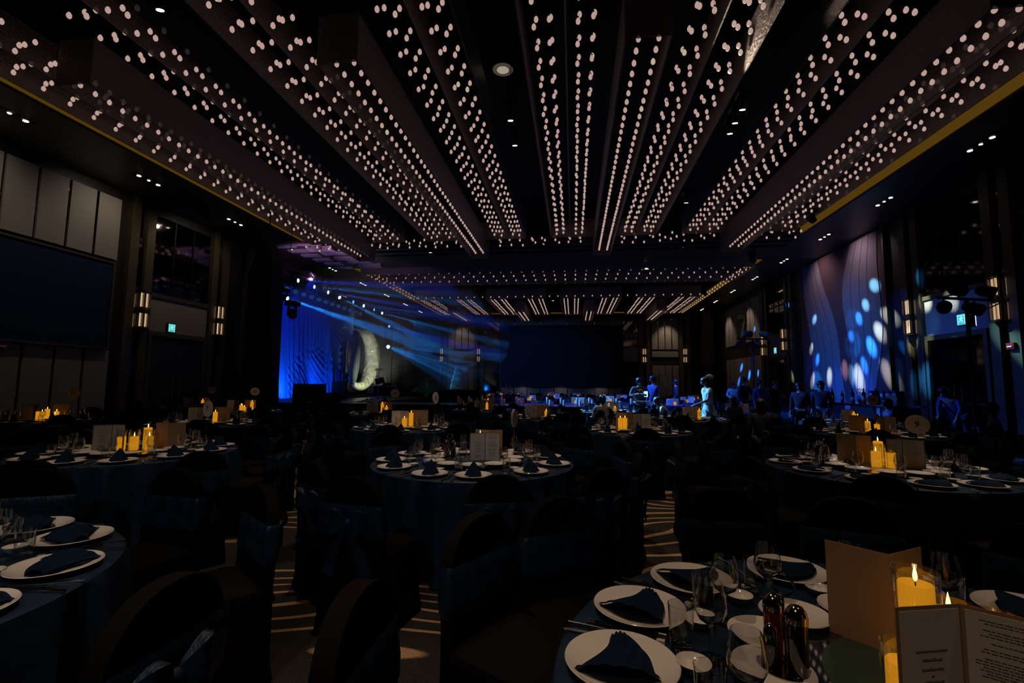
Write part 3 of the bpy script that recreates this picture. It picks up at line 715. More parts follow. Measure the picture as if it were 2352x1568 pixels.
# table numbers
def numeral(txt, size):
    cu = bpy.data.curves.new('numeral', 'FONT'); cu.body = txt; cu.size = size; cu.extrude = 0.0005; cu.offset = size*0.022; cu.align_x = 'CENTER'; cu.align_y = 'CENTER'
    t = bpy.data.objects.new('numeral_text', cu); COL.objects.link(t)
    bpy.context.view_layer.update()
    me = bpy.data.meshes.new_from_object(t.evaluated_get(bpy.context.evaluated_depsgraph_get()))
    me.materials.clear(); me.materials.append(mat('black_ink', (0.008, 0.008, 0.008), 0.7))
    bpy.data.objects.remove(t); bpy.data.curves.remove(cu)
    o = bpy.data.objects.new('numeral', me); COL.objects.link(o); return o
def number_sign(txt, loc, rz, lb, r=0.088, h=0.35):
    e = empty('table_number', loc, rz, lb, 'table number')
    MB().lathe([(0.001, 0), (0.035, 0), (0.035, 0.004), (0.006, 0.010), (0.001, 0.012)], 18).build('sign_foot', CHROME, e)
    MB().tube([(0, 0, 0.008), (0, 0, h-r*0.4)], 0.0022, 6).build('sign_stem', mat('brass', (0.5, 0.3, 0.18), 0.3, 1), e)
    d = MB()
    d.lathe([(r, -0.0045), (r, -0.0015)], 40).lathe([(r, 0.004), (r, 0.007)], 40, cx=r*0.12, cy=-r*0.02)
    d.xform(Matrix.Translation((0, 0, h)) @ Matrix.Rotation(PI/2, 4, 'X'))
    disc = d.build('sign_disc', SIGNM, e)
    if txt:
        o = numeral(txt, r*0.85); o.parent = disc; o.location = (0, -0.0078, h); o.rotation_euler = (PI/2, 0, 0)
    return e
# cruet caddy with dark domed bottles and ring handle
def caddy():
    e = empty('condiment_caddy', HERE, 0, 'x', 'condiment caddy')
    MB().lathe([(0.001, 0), (0.062, 0), (0.062, 0.006), (0.001, 0.006)], 24).build('tray', CHROME, e)
    h = MB(); h.tube([(0, 0, 0.006), (0, 0, 0.175)], 0.003, 6); h.tube([(0.026*cos(2*PI*i/20), 0, 0.2+0.026*sin(2*PI*i/20)) for i in range(21)], 0.003, 6)
    h.build('ring_handle', CHROME, e)
    for k, (x, y, hh, mm) in enumerate(((0.032, -0.012, 0.125, SAUCE), (-0.03, 0.02, 0.125, REDS), (-0.022, -0.032, 0.07, SAUCE))):
        r = 0.024 if hh > 0.1 else 0.015
        b_ = MB().lathe([(r*0.9, 0.006), (r, 0.012), (r, hh)], 20, x, y).build('bottle', mm, e)
        MB().lathe([(r*1.05, hh), (r*1.05, hh+0.012), (r*0.95, hh+0.024), (r*0.6, hh+0.036), (0.001, hh+0.041)], 20, x, y, cap1=False).build('domed_cap', CHROME, b_)
    return Proto(e)
CADDY = caddy()
def caddy_box():
    e = empty('napkin_holder', HERE, 0, 'x', 'napkin holder')
    MB().box(-0.07, -0.045, 0, 0.07, 0.045, 0.075).build('holder_body', WHITE, e)
    for s in (-0.045, 0.045):
        MB().add([(s-0.045, -0.05, 0), (s+0.045, -0.05, 0), (s, -0.05, 0.10), (s-0.045, -0.046, 0), (s+0.045, -0.046, 0), (s, -0.046, 0.10)], [(0, 1, 2), (5, 4, 3), (0, 3, 4, 1), (1, 4, 5, 2), (2, 5, 3, 0)]).build('triangle_card', mat('rust_card', (0.22, 0.07, 0.03), 0.7), e, False)
    return Proto(e)
NHOLD = caddy_box()
# turntable
tt = empty('lazy_susan', HERE, 0, 'x', 'turntable')
MB().lathe([(0.001, 0), (0.16, 0), (0.16, 0.012), (0.001, 0.012)], 32).build('base_ring', STEEL, tt)
MB().lathe([(0.001, 0.012), (0.465, 0.012), (0.470, 0.017), (0.465, 0.022), (0.001, 0.022)], 64).build('glass_top', mat('dark_turntable_glass', (0.004, 0.010, 0.009), 0.04, coat=1.0), tt)
MB().lathe([(0.27, 0.0221), (0.27, 0.0235), (0.001, 0.0235)], 48, cap0=False).build('centre_mat', mat('green_centre_glass', (0.02, 0.045, 0.033), 0.18), tt)
SUSAN = Proto(tt)
TT = TZ+0.0235
# round banquet table with floor length cloth
def table_proto(R, n):
    e = empty('banquet_table', HERE, 0, 'x', 'table')
    MB().lathe([(R-0.02, TZ-0.03), (R-0.02, TZ-0.006)], 48).build('table_board', mat('plywood', (0.2, 0.13, 0.07), 0.7), e)
    m = MB(); rr = random.Random(n); ph = [rr.uniform(0, 6) for _ in range(4)]
    prof = [(0.001, TZ), (R*0.5, TZ), (R*0.9, TZ), (R-0.012, TZ-0.001), (R, TZ-0.008), (R+0.006, TZ-0.05), (R+0.01, 0.62), (R+0.015, 0.45), (R+0.02, 0.25), (R+0.03, 0.012)]
    N = 180; rings = []
    for r, z in prof:
        d = max(0, TZ-0.02-z)/TZ; ring = []
        for i in range(N):
            a = 2*PI*i/N
            f = 0.055*d**0.6*(sin(22*a+ph[0])+0.55*sin(34*a+ph[1])+0.4*sin(13*a+ph[2]))
            ring.append(((r+f)*cos(a), (r+f)*sin(a), z))
        rings.append(ring)
    m.loft(rings, False)
    m.build('tablecloth', NAVYT, e)
    return Proto(e)
TAB = table_proto(0.92, 3)
# covered chair: +x is the back of the chair (outwards from the table)
def chair():
    e = empty('banquet_chair', HERE, 0, 'x', 'chair')
    def rr(cx, hx, hy, r, z, n=6):
        o = []
        for sx, sy, a0 in ((1, 1, 0), (-1, 1, PI/2), (-1, -1, PI), (1, -1, 3*PI/2)):
            for k in range(n): a = a0+PI/2*k/(n-1); o.append((cx+sx*(hx-r)+r*cos(a), sy*(hy-r)+r*sin(a), z))
        return o
    m = MB(); m.loft([rr(0, 0.245, 0.235, 0.03, 0.0), rr(0, 0.225, 0.215, 0.04, 0.25), rr(0, 0.22, 0.215, 0.05, 0.42), rr(0, 0.215, 0.21, 0.05, 0.455), rr(-0.01, 0.18, 0.18, 0.05, 0.475)])
    m.build('seat_cover', BLACKC, e)
    m = MB(); rings = []
    N = 30
    for k, dx in enumerate((-0.022, -0.03, -0.03, 0.03, 0.03, 0.022)):
        ins = (0.018, 0.004, 0, 0, 0.004, 0.018)[k]
        ring = []
        for i in range(N+1):
            t = i/N
            if t < 0.25: y, z = -0.215+0.012*(t/0.25)-0.0, 0.02+0.66*(t/0.25)
            elif t > 0.75: y, z = 0.203+0.012*((t-0.75)/0.25), 0.68-0.66*((t-0.75)/0.25)
            else:
                a = PI-PI*(t-0.25)/0.5; y, z = 0.203*cos(a)*abs(cos(a))**-0.12 if abs(cos(a)) > 1e-3 else 0, 0.68+0.235*sin(a)**0.85
            y *= 1-ins/0.2; z -= ins if z > 0.6 else 0
            ring.append((0.205+dx+0.06*max(0, z-0.45)+ (0.02 if z < 0.1 else 0), y, z))
        rings.append(ring)
    m.loft(rings); m.build('back_cover', BLACKC, e)
    # sash band and bow behind
    s = MB(); rings = []
    for z, o in ((0.565, 0.0), (0.58, 0.007), (0.64, 0.010), (0.70, 0.006), (0.735, 0.008), (0.755, 0.0)):
        rings.append([(x+0.06*(z-0.45)+0.205-0.0, y, zz) for x, y, zz in rr(0, 0.033+o, 0.213+o, 0.028, z)])
    s.loft(rings, False); s.build('sash_band', NAVYS, e)
    b_ = MB()
    for sd in (-1, 1):
        b_.loft([[(0.262+0.02*sin(PI*t), sd*(0.012+0.115*t)+0.0, 0.655+0.02*t+hh*(0.02+0.055*sin(PI*min(1, t*0.9)))) for hh in (1, 0.4, -0.4, -1)]+[(0.262+0.05*sin(PI*t)+0.006, sd*(0.012+0.115*t), 0.655+0.02*t+hh*(0.02+0.05*sin(PI*min(1, t*0.9)))) for hh in (-1, -0.4, 0.4, 1)] for t in [k/7 for k in range(8)]])
        b_.loft([[(0.268+0.012*sin(t*5), sd*(0.005+0.09*t)-0.03*(1-t)*sd*0, 0.64-0.30*t), (0.268+0.02*sin(t*5+1), sd*(0.045+0.12*t), 0.64-0.27*t), (0.274+0.02*sin(t*5+1), sd*(0.045+0.12*t), 0.64-0.27*t), (0.274+0.012*sin(t*5), sd*(0.005+0.09*t), 0.64-0.30*t)] for t in [k/6 for k in range(7)]])
    b_.ball((0.272, 0, 0.65), 0.026, 10, 8, (0.7, 1, 1.25))
    b_.build('bow', NAVYS, e)
    return Proto(e)
CHAIR = chair()

# ------------------------------------------------------------------ dressing a table
HOURS = ('twelve', 'one', 'two', 'three', 'four', 'five', 'six', 'seven', 'eight', 'nine', 'ten', 'eleven')
def hour(a, used):
    h = round((90-a)/30) % 12
    k = 0
    while h in used and k < 12: h = (h+1) % 12; k += 1
    used.add(h); return HOURS[h]
def pol(c, r, a): return (c[0]+r*cos(rad(a)), c[1]+r*sin(rad(a)))
R4 = random.Random(11)
def seat(c, a, hr_, nm, near, nap, lvl):
    at = "at %s o'clock of %s" % (hr_, nm)
    x, y = pol(c, 0.752, a)
    PLATE.put((x, y, TZ), rad(a), 'white dinner plate under a napkin, '+at, None)
    rz = rad(a+180+R4.uniform(-18, 18))
    P, w_ = {'fan': (FANN, 'fan folded'), 'peak': (PEAKN, 'peaked'), 'tall': (TALLN, 'upright')}[nap]
    if nap == 'fan': rz = rad(a+90+R4.uniform(-15, 15))
    P.put((x, y, TZ+0.006), rz, '%s navy napkin on the plate %s' % (w_, at))
    if lvl >= 2:
        bx = pol(c, 0.575, a-2); BOWL.put((*bx, TZ), 0, 'small white sauce dish '+at)
        wx = pol(c, 0.525, a-10); (WINE if near else WINET).put((*wx, TZ), 0, 'empty stemmed wine glass '+at)
        tx = pol(c, 0.60, a-11.5); (TUMB if near else TUMBT).put((*tx, TZ), 0, 'straight empty water tumbler '+at)
    if lvl >= 3:
        da = -14.0
        rx = pol(c, 0.655, a+da); REST.put((*rx, TZ), rad(a+da+90), 'white porcelain chopstick rest '+at)
        for q in (-0.006, 0.006):
            X, Y = pol(c, 0.745, a+da); t = rad(a+da+90)
            CHOP.put((X+q*cos(t), Y+q*sin(t), TZ), rad(a+da)+q*1.2, 'black chopstick of the pair lying '+at, 'chopstick pair '+at)
        X, Y = pol(c, 0.80, a+12.5); FORK.put((X, Y, TZ), rad(a+11), 'steel table fork beside the plate '+at)
        X, Y = pol(c, 0.80, a-10.5); KNIFE.put((X, Y, TZ), rad(a-8), 'steel table knife beside the plate '+at)
def dress(nm, c, seats, lvl=3, nap='fan', near=False, nplates=11, ttab=True, chairs=None, crad=1.255):
    TAB.put((c[0], c[1], 0), rad(R4.uniform(0, 360)), 'round banquet table in navy cloth, '+nm.replace('the ', '', 1))
    SUSAN.put((c[0], c[1], TZ), rad(R4.uniform(0, 360)), 'dark glass turntable in the middle of '+nm)
    used = set(); u2 = set(); u3 = set()
    for a in seats:
        h = hour(a, used)
        if lvl > 0: seat(c, a, h, nm, near, nap, lvl)
    for k in range(nplates):
        a = 360*k/nplates+17; x, y = pol(c, 0.375, a)
        SPLATE.put((x, y, TT), 0, "white side plate on the turntable, toward %s o'clock of %s" % (hour(a, u2), nm))
    for q in (chairs if chairs is not None else seats):
        a, r = (q, crad) if not isinstance(q, tuple) else q
        h = hour(a, u3); x, y = pol(c, r, a)
        CHAIR.put((x, y, 0), rad(a+R4.uniform(-5, 5)), "black chair with navy bow at %s o'clock of %s" % (h, nm))
def candles(nm, c, lst, glasses=True):
    sn = set()
    for k, (dx, dy, h) in enumerate(lst):
        w_ = {0.09: 'shortest', 0.13: 'short', 0.17: 'medium', 0.21: 'tallest'}[h]
        sd = ('left', 'right')[dx > 0]; fb = ('front', 'back')[dy > 0]
        if (w_, fb, sd) in sn: sd = 'outer '+sd
        sn.add((w_, fb, sd))
        CAND[h].put((c[0]+dx, c[1]+dy, TT+0.003), 0, 'lit amber candle, %s, %s %s of cluster on %s' % (w_, fb, sd, nm), 'candles on '+nm)
        if glasses: HURR.put((c[0]+dx, c[1]+dy, TT), 0, 'clear cylinder glass round the %s %s %s candle on %s' % (w_, fb, sd, nm))

A = (0.87, 1.25); B = (-0.92, 4.38); C = (2.72, 4.67); D = (-4.42, 4.33); E_ = (-2.60, 1.26)
TA, TB, TC, TD, TE = 'the front right table', 'the centre table', 'table number nine', 'table number seven', 'the front left table'
dress(TA, A, [177, 152, 126.5, 95, 68, 42, 12, 205], 3, 'fan', True, 0, chairs=[(179 , 1.22), (148, 1.26), (130, 1.26), (94, 1.26), (70, 1.25), (44, 1.25), (18, 1.25)])
for a in (150, 176, 122, 92, 62, 30):
    x, y = pol(A, 0.40, a); SPLATE.put((x, y, TT), 0, "white side plate on the turntable, toward %s o'clock of the front right table" % HOURS[round((90-a)/30) % 12])
dress(TB, B, [255, 220, 190, 157, 124, 282, 320, 355, 29, 62, 93], 3, 'peak', False, 11, chairs=[(257, 1.48), (234, 1.27), (288, 1.32), (316, 1.34), (348, 1.26), (18, 1.25), (48, 1.25), (76, 1.25), (110, 1.25), (145, 1.25), (190, 1.25)])
dress(TC, C, [165, 200, 232, 262, 290, 325, 8, 40, 70, 102, 135], 3, 'fan', False, 11, chairs=[(205, 1.25), (240, 1.3), (274, 1.25), (308, 1.25), (340, 1.25), (8, 1.25), (40, 1.25), (70, 1.25), (102, 1.25), (135, 1.25), (172, 1.5)])
dress(TD, D, [278, 243, 308, 340, 44, 12, 75, 105, 140, 175, 210], 3, 'peak', False, 11, chairs=[(262, 1.25), (229, 1.25), (295, 1.4), (330, 1.5), (8, 1.25), (44, 1.25), (75, 1.25), (105, 1.25), (140, 1.25), (175, 1.25)])
dress(TE, E_, [86, 59, 28, 0, 115, 145, 330], 3, 'fan', False, 8, chairs=[(117, 1.25), (85, 1.25), (49, 1.25), (-1, 1.25), (148, 1.25)])

# centrepieces of the five near tables
def card(P, spine, ang, lb): return P.put((spine[0], spine[1], TT), ang, lb)
p0, p1 = Vector((0.72, 1.52)), Vector((0.825, 1.412))
ang = math.atan2((p0-p1).y, (p0-p1).x)-PI      # left board runs from the spine to p0
card(MENUN, (0.825, 1.412), rad(156), 'brown menu card showing its plain back beside the tall candle, front right table')
sp2 = atz(2205, 1386, TT+0.252)
card(MENU, (sp2.x, sp2.y), rad(-11), 'open menu card facing the camera at the bottom right corner, front right table')
c1 = atz(2101, 1316, TT+0.235)
CAND[0.21].put((c1.x, c1.y, TT+0.003), 0, 'tall lit amber pillar candle between the two menu cards on the front right table')
hb = MB().lathe([(0.047, 0.0), (0.048, 0.001), (0.048, 0.245), (0.0465, 0.245), (0.0465, 0.003), (0.001, 0.003)], 40)
tag(hb.build('candle_glass', TGLASS, None, True, (c1.x, c1.y, TT)), 'tall clear cylinder glass round the brightest candle on the front right table', 'candle glass')
c2 = atz(2076, 1478, TT+0.13)
CAND[0.09].put((c2.x, c2.y, TT+0.003), 0, 'short lit candle half hidden by the front menu card, front right table')
hb = MB().lathe([(0.044, 0.0), (0.045, 0.001), (0.045, 0.13), (0.0435, 0.13), (0.0435, 0.003), (0.001, 0.003)], 36)
tag(hb.build('candle_glass', TGLASS, None, True, (c2.x, c2.y, TT)), 'short clear cylinder glass in front of the tall candle, front right table', 'candle glass')
for k, (px, py) in enumerate(((2178, 1384), (2282, 1412))):
    c3 = atz(px, py, TT+0.15)
    CAND[0.13 if k == 0 else 0.09].put((c3.x, c3.y, TT+0.003), 0, ('lit candle with brass edged glass just right of the tall one' if k == 0 else 'rightmost candle behind the open front menu card')+', front right table')
    hb = MB().lathe([(0.048, 0.0), (0.052, 0.002), (0.056, 0.15), (0.0545, 0.15), (0.050, 0.004), (0.001, 0.004)], 36)
    tag(hb.build('candle_glass', thin_glass('amber_rim_glass', (0.9, 0.72, 0.45)) if k == 0 else MATS['amber_rim_glass'], None, True, (c3.x, c3.y, TT)), ('amber tinted candle glass' if k == 0 else 'rightmost amber candle glass')+' behind the open front menu card', 'candle glass')
CADDY.put((0.515, 1.305, TT), rad(-40), 'dark domed cruet bottles with ring handle beside the plates on the front right table', tilt=(0, 0, rad(-40)))
number_sign('', (1.70, 1.40, TZ), rad(65), 'large round table number sign cut by the right edge of the photo', 0.10, 0.40)

nm = TB
card(MENU, (-0.80, 4.32), rad(4), 'open menu card with its white pages facing front on the centre table')
card(MENU, (-0.83, 4.56), PI+rad(-8), 'brown backed menu card behind the white one on the centre table')
candles(nm, B, [(0.035, 0.12, 0.21), (0.19, 0.0, 0.17)])
number_sign('', (-0.60, 4.82, TT), rad(78), 'table number sign seen edge on, on a thin stem on the centre table')
CADDY.put((-1.16, 4.42, TT), rad(20), 'cruet caddy with ring handle left of the menus on the centre table')
nm = TC
card(MENU, (2.86, 4.62), rad(-14), 'open menu card with printed pages on table number nine')
card(MENU, (2.60, 4.83), PI+rad(-14), 'brown backed menu card left of the candles on table number nine')
candles(nm, C, [(-0.06, -0.02, 0.13), (0.02, 0.08, 0.21), (0.03, -0.07, 0.13)])
number_sign('9', (3.22, 4.98, TZ), rad(-18), 'round white table number sign reading nine on a thin stem', 0.088, 0.38)
CADDY.put((2.30, 4.82, TT), rad(20), 'cruet caddy with ring handle on table number nine')
NHOLD.put((3.26, 4.72, TZ), rad(-15), 'white napkin holder with rust triangle cards on table number nine')
nm = TD
card(MENU, (-4.58, 4.24), rad(18), 'open white menu card left of the candles on table number seven')
card(MENU, (-4.22, 4.52), PI+rad(20), 'brown backed menu card right of the candles on table number seven')
candles(nm, D, [(-0.06, -0.08, 0.13), (0.05, -0.05, 0.13), (0.09, 0.06, 0.21), (0.17, 0.0, 0.13)])
number_sign('7', (-3.95, 4.72, TZ), rad(-20), 'round table number sign reading seven on a tall thin stem', 0.088, 0.42)
CADDY.put((-4.80, 4.52, TT), rad(20), 'cruet caddy with ring handle on table number seven')

# middle distance tables
N12 = [15+30*k for k in range(12)]
def mid(nm, c, cs_, sign=None, lvl=2, menu_side=1, nap='tall', nch=10, npl=8):
    n0 = R4.uniform(0, 30)
    seats = [n0+360*k/max(1, nch) for k in range(nch)] if lvl >= 1 else []
    dress(nm, c, seats, lvl, nap, False, npl, chairs=[(n0+360*k/nch, 1.25) for k in range(nch)])
    s = menu_side
    card(MENU, (c[0]-0.13*s, c[1]-0.08), rad(8*s+3), 'open white menu card %s of the candles on %s' % ('left' if s > 0 else 'right', nm))
    card(MENU, (c[0]+0.12*s, c[1]+0.12), PI+rad(8*s), 'brown backed menu card behind the candles on '+nm)
    candles(nm, c, cs_, False)
    if sign:
        off = {'16': (0.30, 0.2), '12': (0.35, 0.25), '11': (0.25, 0.25), '13': (0.05, 0.4), '15': (0.45, 0.0)}.get(sign, (0.3, 0.2))
        number_sign(sign, (c[0]+off[0], c[1]+off[1], TZ), rad({'12': 80, '16': 20, '13': 35, '17': 15, '11': 20}.get(sign, -12)), 'round table number sign reading %s' % {'16': 'sixteen', '12': 'twelve', '11': 'eleven', '13': 'thirteen', '15': 'fifteen', '17': 'seventeen'}[sign], 0.10, 0.48)
mid('table number eleven', (-9.40, 7.40), [(0.05, 0, 0.17), (0.10, -0.12, 0.13), (0.22, 0.02, 0.13), (0.34, -0.1, 0.09), (0.0, -0.1, 0.13)], '11')
mid('the table beside number eleven', (-6.25, 7.50), [(0.14, -0.02, 0.17)])
mid('table number twelve', (-2.68, 7.60), [(0.02, 0, 0.21), (-0.05, -0.12, 0.09), (-0.02, -0.2, 0.13)], '12', nap='peak')
mid('the middle row centre table', (0.95, 7.95), [(-0.20, -0.05, 0.17), (-0.12, 0.0, 0.17)], None, menu_side=-1)
mid('the two candle table beyond nine', (4.75, 8.35), [(-0.10, -0.06, 0.17), (0.0, -0.12, 0.13)], None, menu_side=-1)
mid('table number thirteen', (-8.10, 10.75), [(0.0, 0, 0.13), (0.1, -0.1, 0.13), (0.25, 0.05, 0.21), (0.18, -0.12, 0.09)], '13', 1, nch=9, npl=5)
mid('table number sixteen', (-4.65, 11.0), [(0.05, 0.05, 0.21), (0.13, -0.1, 0.09), (0.2, -0.05, 0.13)], '16', 1, nch=9, npl=5)
mid('the far centre table', (-0.82, 10.65), [(0.22, -0.1, 0.13)], None, 1, nch=9, npl=5)
mid('the white dress guest table', (2.62, 11.05), [(0.15, 0.0, 0.17)], None, 1, nch=9, npl=5)
mid('table number fifteen', (5.75, 10.85), [(0.0, 0, 0.17), (0.1, -0.1, 0.13), (0.02, -0.12, 0.17)], '15', 1, nch=9, npl=5)
mid('table number seventeen', (-10.5, 12.1), [(0.2, 0, 0.17)], '17', 1, nch=6, npl=3)
mid('the table left of the photographers', (-2.5, 13.2), [(0.1, -0.1, 0.17)], None, 1, nch=7, npl=4)
mid('the table in blue stage light', (1.0, 13.7), [(0.0, 0.1, 0.17), (0.15, -0.1, 0.09)], None, 1, menu_side=-1, nch=7, npl=6)
for c, nm, na in (((1.0, 13.7), 'the table in blue stage light', 11), ((2.62, 11.05), 'the white dress guest table', 8), ((5.75, 10.85), 'table number fifteen', 8), ((-0.82, 10.65), 'the far centre table', 6)):
    u = set()
    for k in range(na):
        x, y = pol(c, 0.50+0.08*(k % 2), 360*k/na+5); WINET.put((x, y, TZ), 0, "empty stemmed wine glass toward %s o'clock of %s" % (hour(360*k/na+5, u), nm))
    u = set()
    for k in range(0, na, 2):
        x, y = pol(c, 0.62, 360*k/na+20); TUMBT.put((x, y, TZ), 0, "straight water tumbler toward %s o'clock of %s" % (hour(360*k/na+20, u), nm))
far = [((4.75, 14.6), 'beyond table fifteen', 7),
       ((-3.4, 19.2), 'behind the runway, left', 6), ((0.2, 19.3), 'behind the runway, centre', 6), ((3.8, 19.2), 'behind the runway, right', 6), ((8.0, 22.6), 'behind the bar end', 5),
       ((-2.0, 22.7), 'fifth row left', 6), ((1.6, 22.7), 'fifth row centre', 6), ((5.2, 22.7), 'fifth row right', 6),
       ((-4.6, 26.2), 'sixth row far left', 6), ((-1.0, 26.2), 'sixth row left', 6), ((2.6, 26.2), 'sixth row centre', 6), ((6.2, 26.2), 'sixth row right', 5),
       ((-7.2, 29.8), 'seventh row far left', 5), ((-3.4, 29.8), 'seventh row left', 5), ((0.2, 29.8), 'seventh row centre', 5), ((3.8, 29.8), 'seventh row right', 5), ((7.3, 29.8), 'seventh row far right', 5),
       ((-5.2, 33.4), 'last row far left', 5), ((-1.6, 33.4), 'last row left', 5), ((2.0, 33.4), 'last row centre', 5), ((5.6, 33.4), 'last row right', 5)]
for c, nm, nch in far:
    nm = 'the table '+nm
    TAB.put((c[0], c[1], 0), R4.uniform(0, 6), 'round banquet table in navy cloth, '+nm.replace('the table ', ''))
    n0 = R4.uniform(0, 60); u = set()
    for k in range(nch):
        a = n0+360*k/nch; x, y = pol(c, 1.25, a)
        CHAIR.put((x, y, 0), rad(a), "black chair with navy bow at %s o'clock of %s" % (hour(a, u), nm))
    s = R4.choice((-1, 1))
    MENU.put((c[0]-0.1*s, c[1]-0.1, TZ), rad(R4.uniform(-12, 12)), 'white menu card standing on '+nm)
    MENU.put((c[0]+0.16*s, c[1]+0.16, TZ), PI+rad(R4.uniform(-12, 12)), 'brown backed menu card standing on '+nm)
    for q, h in ((0.05*s, R4.choice((0.13, 0.17))), (0.14*s, 0.09)):
        CAND[h].put((c[0]+q, c[1]-0.1+q, TZ), 0, 'lit candle, %s of two on %s' % ('taller' if h > 0.1 else 'shorter', nm))
    u = set()
    for k in range(7 if c[1] < 27 else 3):
        a = 190+R4.uniform(-10, 10)+k*(30 if c[1] < 27 else 55); x, y = pol(c, 0.55, a)
        WINET.put((x, y, TZ), 0, "stemmed wine glass at %s o'clock of %s" % (hour(a, u), nm))

# ------------------------------------------------------------------ stage
STZ = 0.8
sg = empty('stage_platform', (-10.2, 19.6, 0), 0, 'black stage platform along the left wall under the blue drape', 'stage')
MB().box(-3.0, -4.8, 0, 3.0, 4.8, STZ-0.02).build('platform_skirt', BLACKP, sg, False)
MB().box(-3.02, -4.82, STZ-0.02, 3.02, 4.82, STZ).build('stage_deck', mat('stage_deck_black', (0.01, 0.01, 0.012), 0.3), sg, False)
rw = empty('runway', (-2.3, 16.0, 0), 0, 'navy runway running from the stage across the hall between the tables', 'runway')
MB().box(-4.85, -0.8, 0, 4.8, 0.8, STZ-0.02).build('runway_skirt', NAVYT, rw, False)
MB().box(-4.85, -0.82, STZ-0.02, 4.82, 0.82, STZ).build('runway_deck', mat('runway_mirror_deck', (0.10, 0.13, 0.20), 0.25), rw, False)
UC = {0.13: None, 0.20: None, 0.28: None}
for h in UC:
    e = empty('white_candle', HERE, 0, 'x', 'candle')
    MB().lathe([(0.036, 0), (0.038, 0.004), (0.038, h-0.004), (0.034, h), (0.001, h-0.006)], 16, cap1=False).build('wax', UNLIT, e)
    MB().tube([(0, 0, h-0.006), (0, 0, h+0.012)], 0.002, 5).build('wick', BLACKM, e)
    UC[h] = Proto(e)
KX = (-3.77, -3.41, -2.98, -2.33, -1.83, -1.32, -0.84, -0.40, 0.11, 0.50, 0.86, 1.35, 1.8)
for i, x in enumerate(KX):
    for q, (h, dx, dy) in enumerate(((0.28, 0, 0), (0.20, 0.09, -0.04), (0.13, 0.16, 0.03))):
        if q == 2 and i % 2: continue
        UC[h].put((x+dx, 15.32+dy, STZ), 0, 'unlit white pillar candle, %s of cluster %s along the runway from its left end' % (('tallest', 'middle', 'shortest')[q], ('one', 'two', 'three', 'four', 'five', 'six', 'seven', 'eight', 'nine', 'ten', 'eleven', 'twelve', 'thirteen')[i]))
for i, x in enumerate((-2.0, 0.15, 1.6)):
    MENU.put((x+0.3, 15.45, STZ), rad((-15, 10, 4)[i]), 'white menu card standing on the runway edge, %s of three' % ('leftmost', 'middle', 'rightmost')[i])

# blue swagged drape
cr_ = MB()
Y0c, Y1c, Z0c, Z1c = 16.7, 24.1, 0.82, 5.52
def smooth(a, b, x): t = min(1, max(0, (x-a)/(b-a))); return t*t*(3-2*t)
def drape(u, v):
    vert = (0.062*sin(u*150+1.6*sin(u*13)+0.5*sin(v*5))+0.02*sin(u*330+2))*(1.15-0.3*v)
    us = 0.60
    amp = 0.105
    # left swag: folds sweep down to the gather and then run level
    a = max(0.0, (us-u)/us)
    gl = v+0.05-1.35*a**1.7
    sw1 = amp*sin(gl*88)*0.8+0.025*sin(gl*190)
    k1 = smooth(-0.08, 0.24, 0.58-v-0.28*a)*smooth(0.0, 0.12, us-u+0.03)*smooth(0.05, 0.4, u)
    # right swags hanging in a U from the gather point
    b_ = (u-0.80)/0.2
    gr = v-0.30*b_*b_
    sw2 = amp*sin(gr*84+1)*0.9+0.03*sin(gr*180)
    k2 = smooth(0.0, 0.05, u-us)*smooth(0.0, 0.14, 0.80-v)*smooth(0.0, 0.1, v-0.22)
    rad_ = math.atan2(v-0.66, u-0.60)
    d = vert*(1-k1)*(1-k2)+sw1*k1*(1-k2)+sw2*k2
    d += 0.16*math.exp(-((u-us-0.02*sin(v*6))/0.028)**2)*smooth(0.9, 0.6, v)
    hem = 0.0
    if v < 0.02: hem = -0.0
    return (-11.8+d+0.35*(1-v)*(0.4+0.6*smooth(0.2, 0.0, u)), Y0c+(Y1c-Y0c)*u+0.35*(1-v)*(1-u)*0.9, Z0c+(Z1c-Z0c)*v)
cr_.grid(460, 380, drape)
tag(cr_.build('stage_drape', CURT), 'tall royal blue swagged drape lit from below at the back of the stage', 'curtain')
pd = empty('drape_frame', (-12.1, 20.6, 0), 0, 'black pipe frame carrying the blue drape at the back of the stage', 'frame')
for y in (-3.7, 0, 3.7): MB().tube([(0, y, STZ), (0, y, 5.5)], 0.03, 8).build('upright_pipe', BLACKM, pd)
MB().tube([(0, -3.75, 5.47), (0, 3.75, 5.47)], 0.03, 8).build('crossbar', BLACKM, pd)

# crescent moon with hoop and gauze
mn = empty('crescent_moon', (-10.55, 22.5, STZ), 0, 'giant pearly crescent moon sculpture open to the left on the stage', 'moon sculpture')
m = MB(); rings = []
CR = 1.62; zc = 0.32+CR
for k in range(49):
    t = k/48; a = rad(122)-rad(264)*t           # from upper left tip round the right side to lower left tip
    th = 0.03+0.64*sin(PI*t**0.85)**0.8
    rc = CR-th*0.55
    ring = []
    for i in range(20):
        b_ = 2*PI*i/20; w_ = th*(0.92+0.05*sin(5*b_+9*t))
        r = rc+w_*0.62*cos(b_); x = 0.62*w_*sin(b_)
        ring.append((x, r*1.04*cos(a), zc+r*sin(a)))
    rings.append(ring)
m.loft(rings); m.build('crescent_body', MOONM, mn)
hp = MB(); hp.tube([(0.05, 1.58*cos(2*PI*i/72), zc+1.55*sin(2*PI*i/72)) for i in range(73)], 0.025, 8); hp.build('hoop', STEEL, mn)
gz = MB(); gz.grid(40, 24, lambda u, v: (0.1+0.05*sin(u*40), -1.45+0.9*u*sin(PI*(0.15+0.8*v))**0.6+0.25*v, 0.6+2.6*v)); gz.build('gauze_drape', GAUZE, mn)
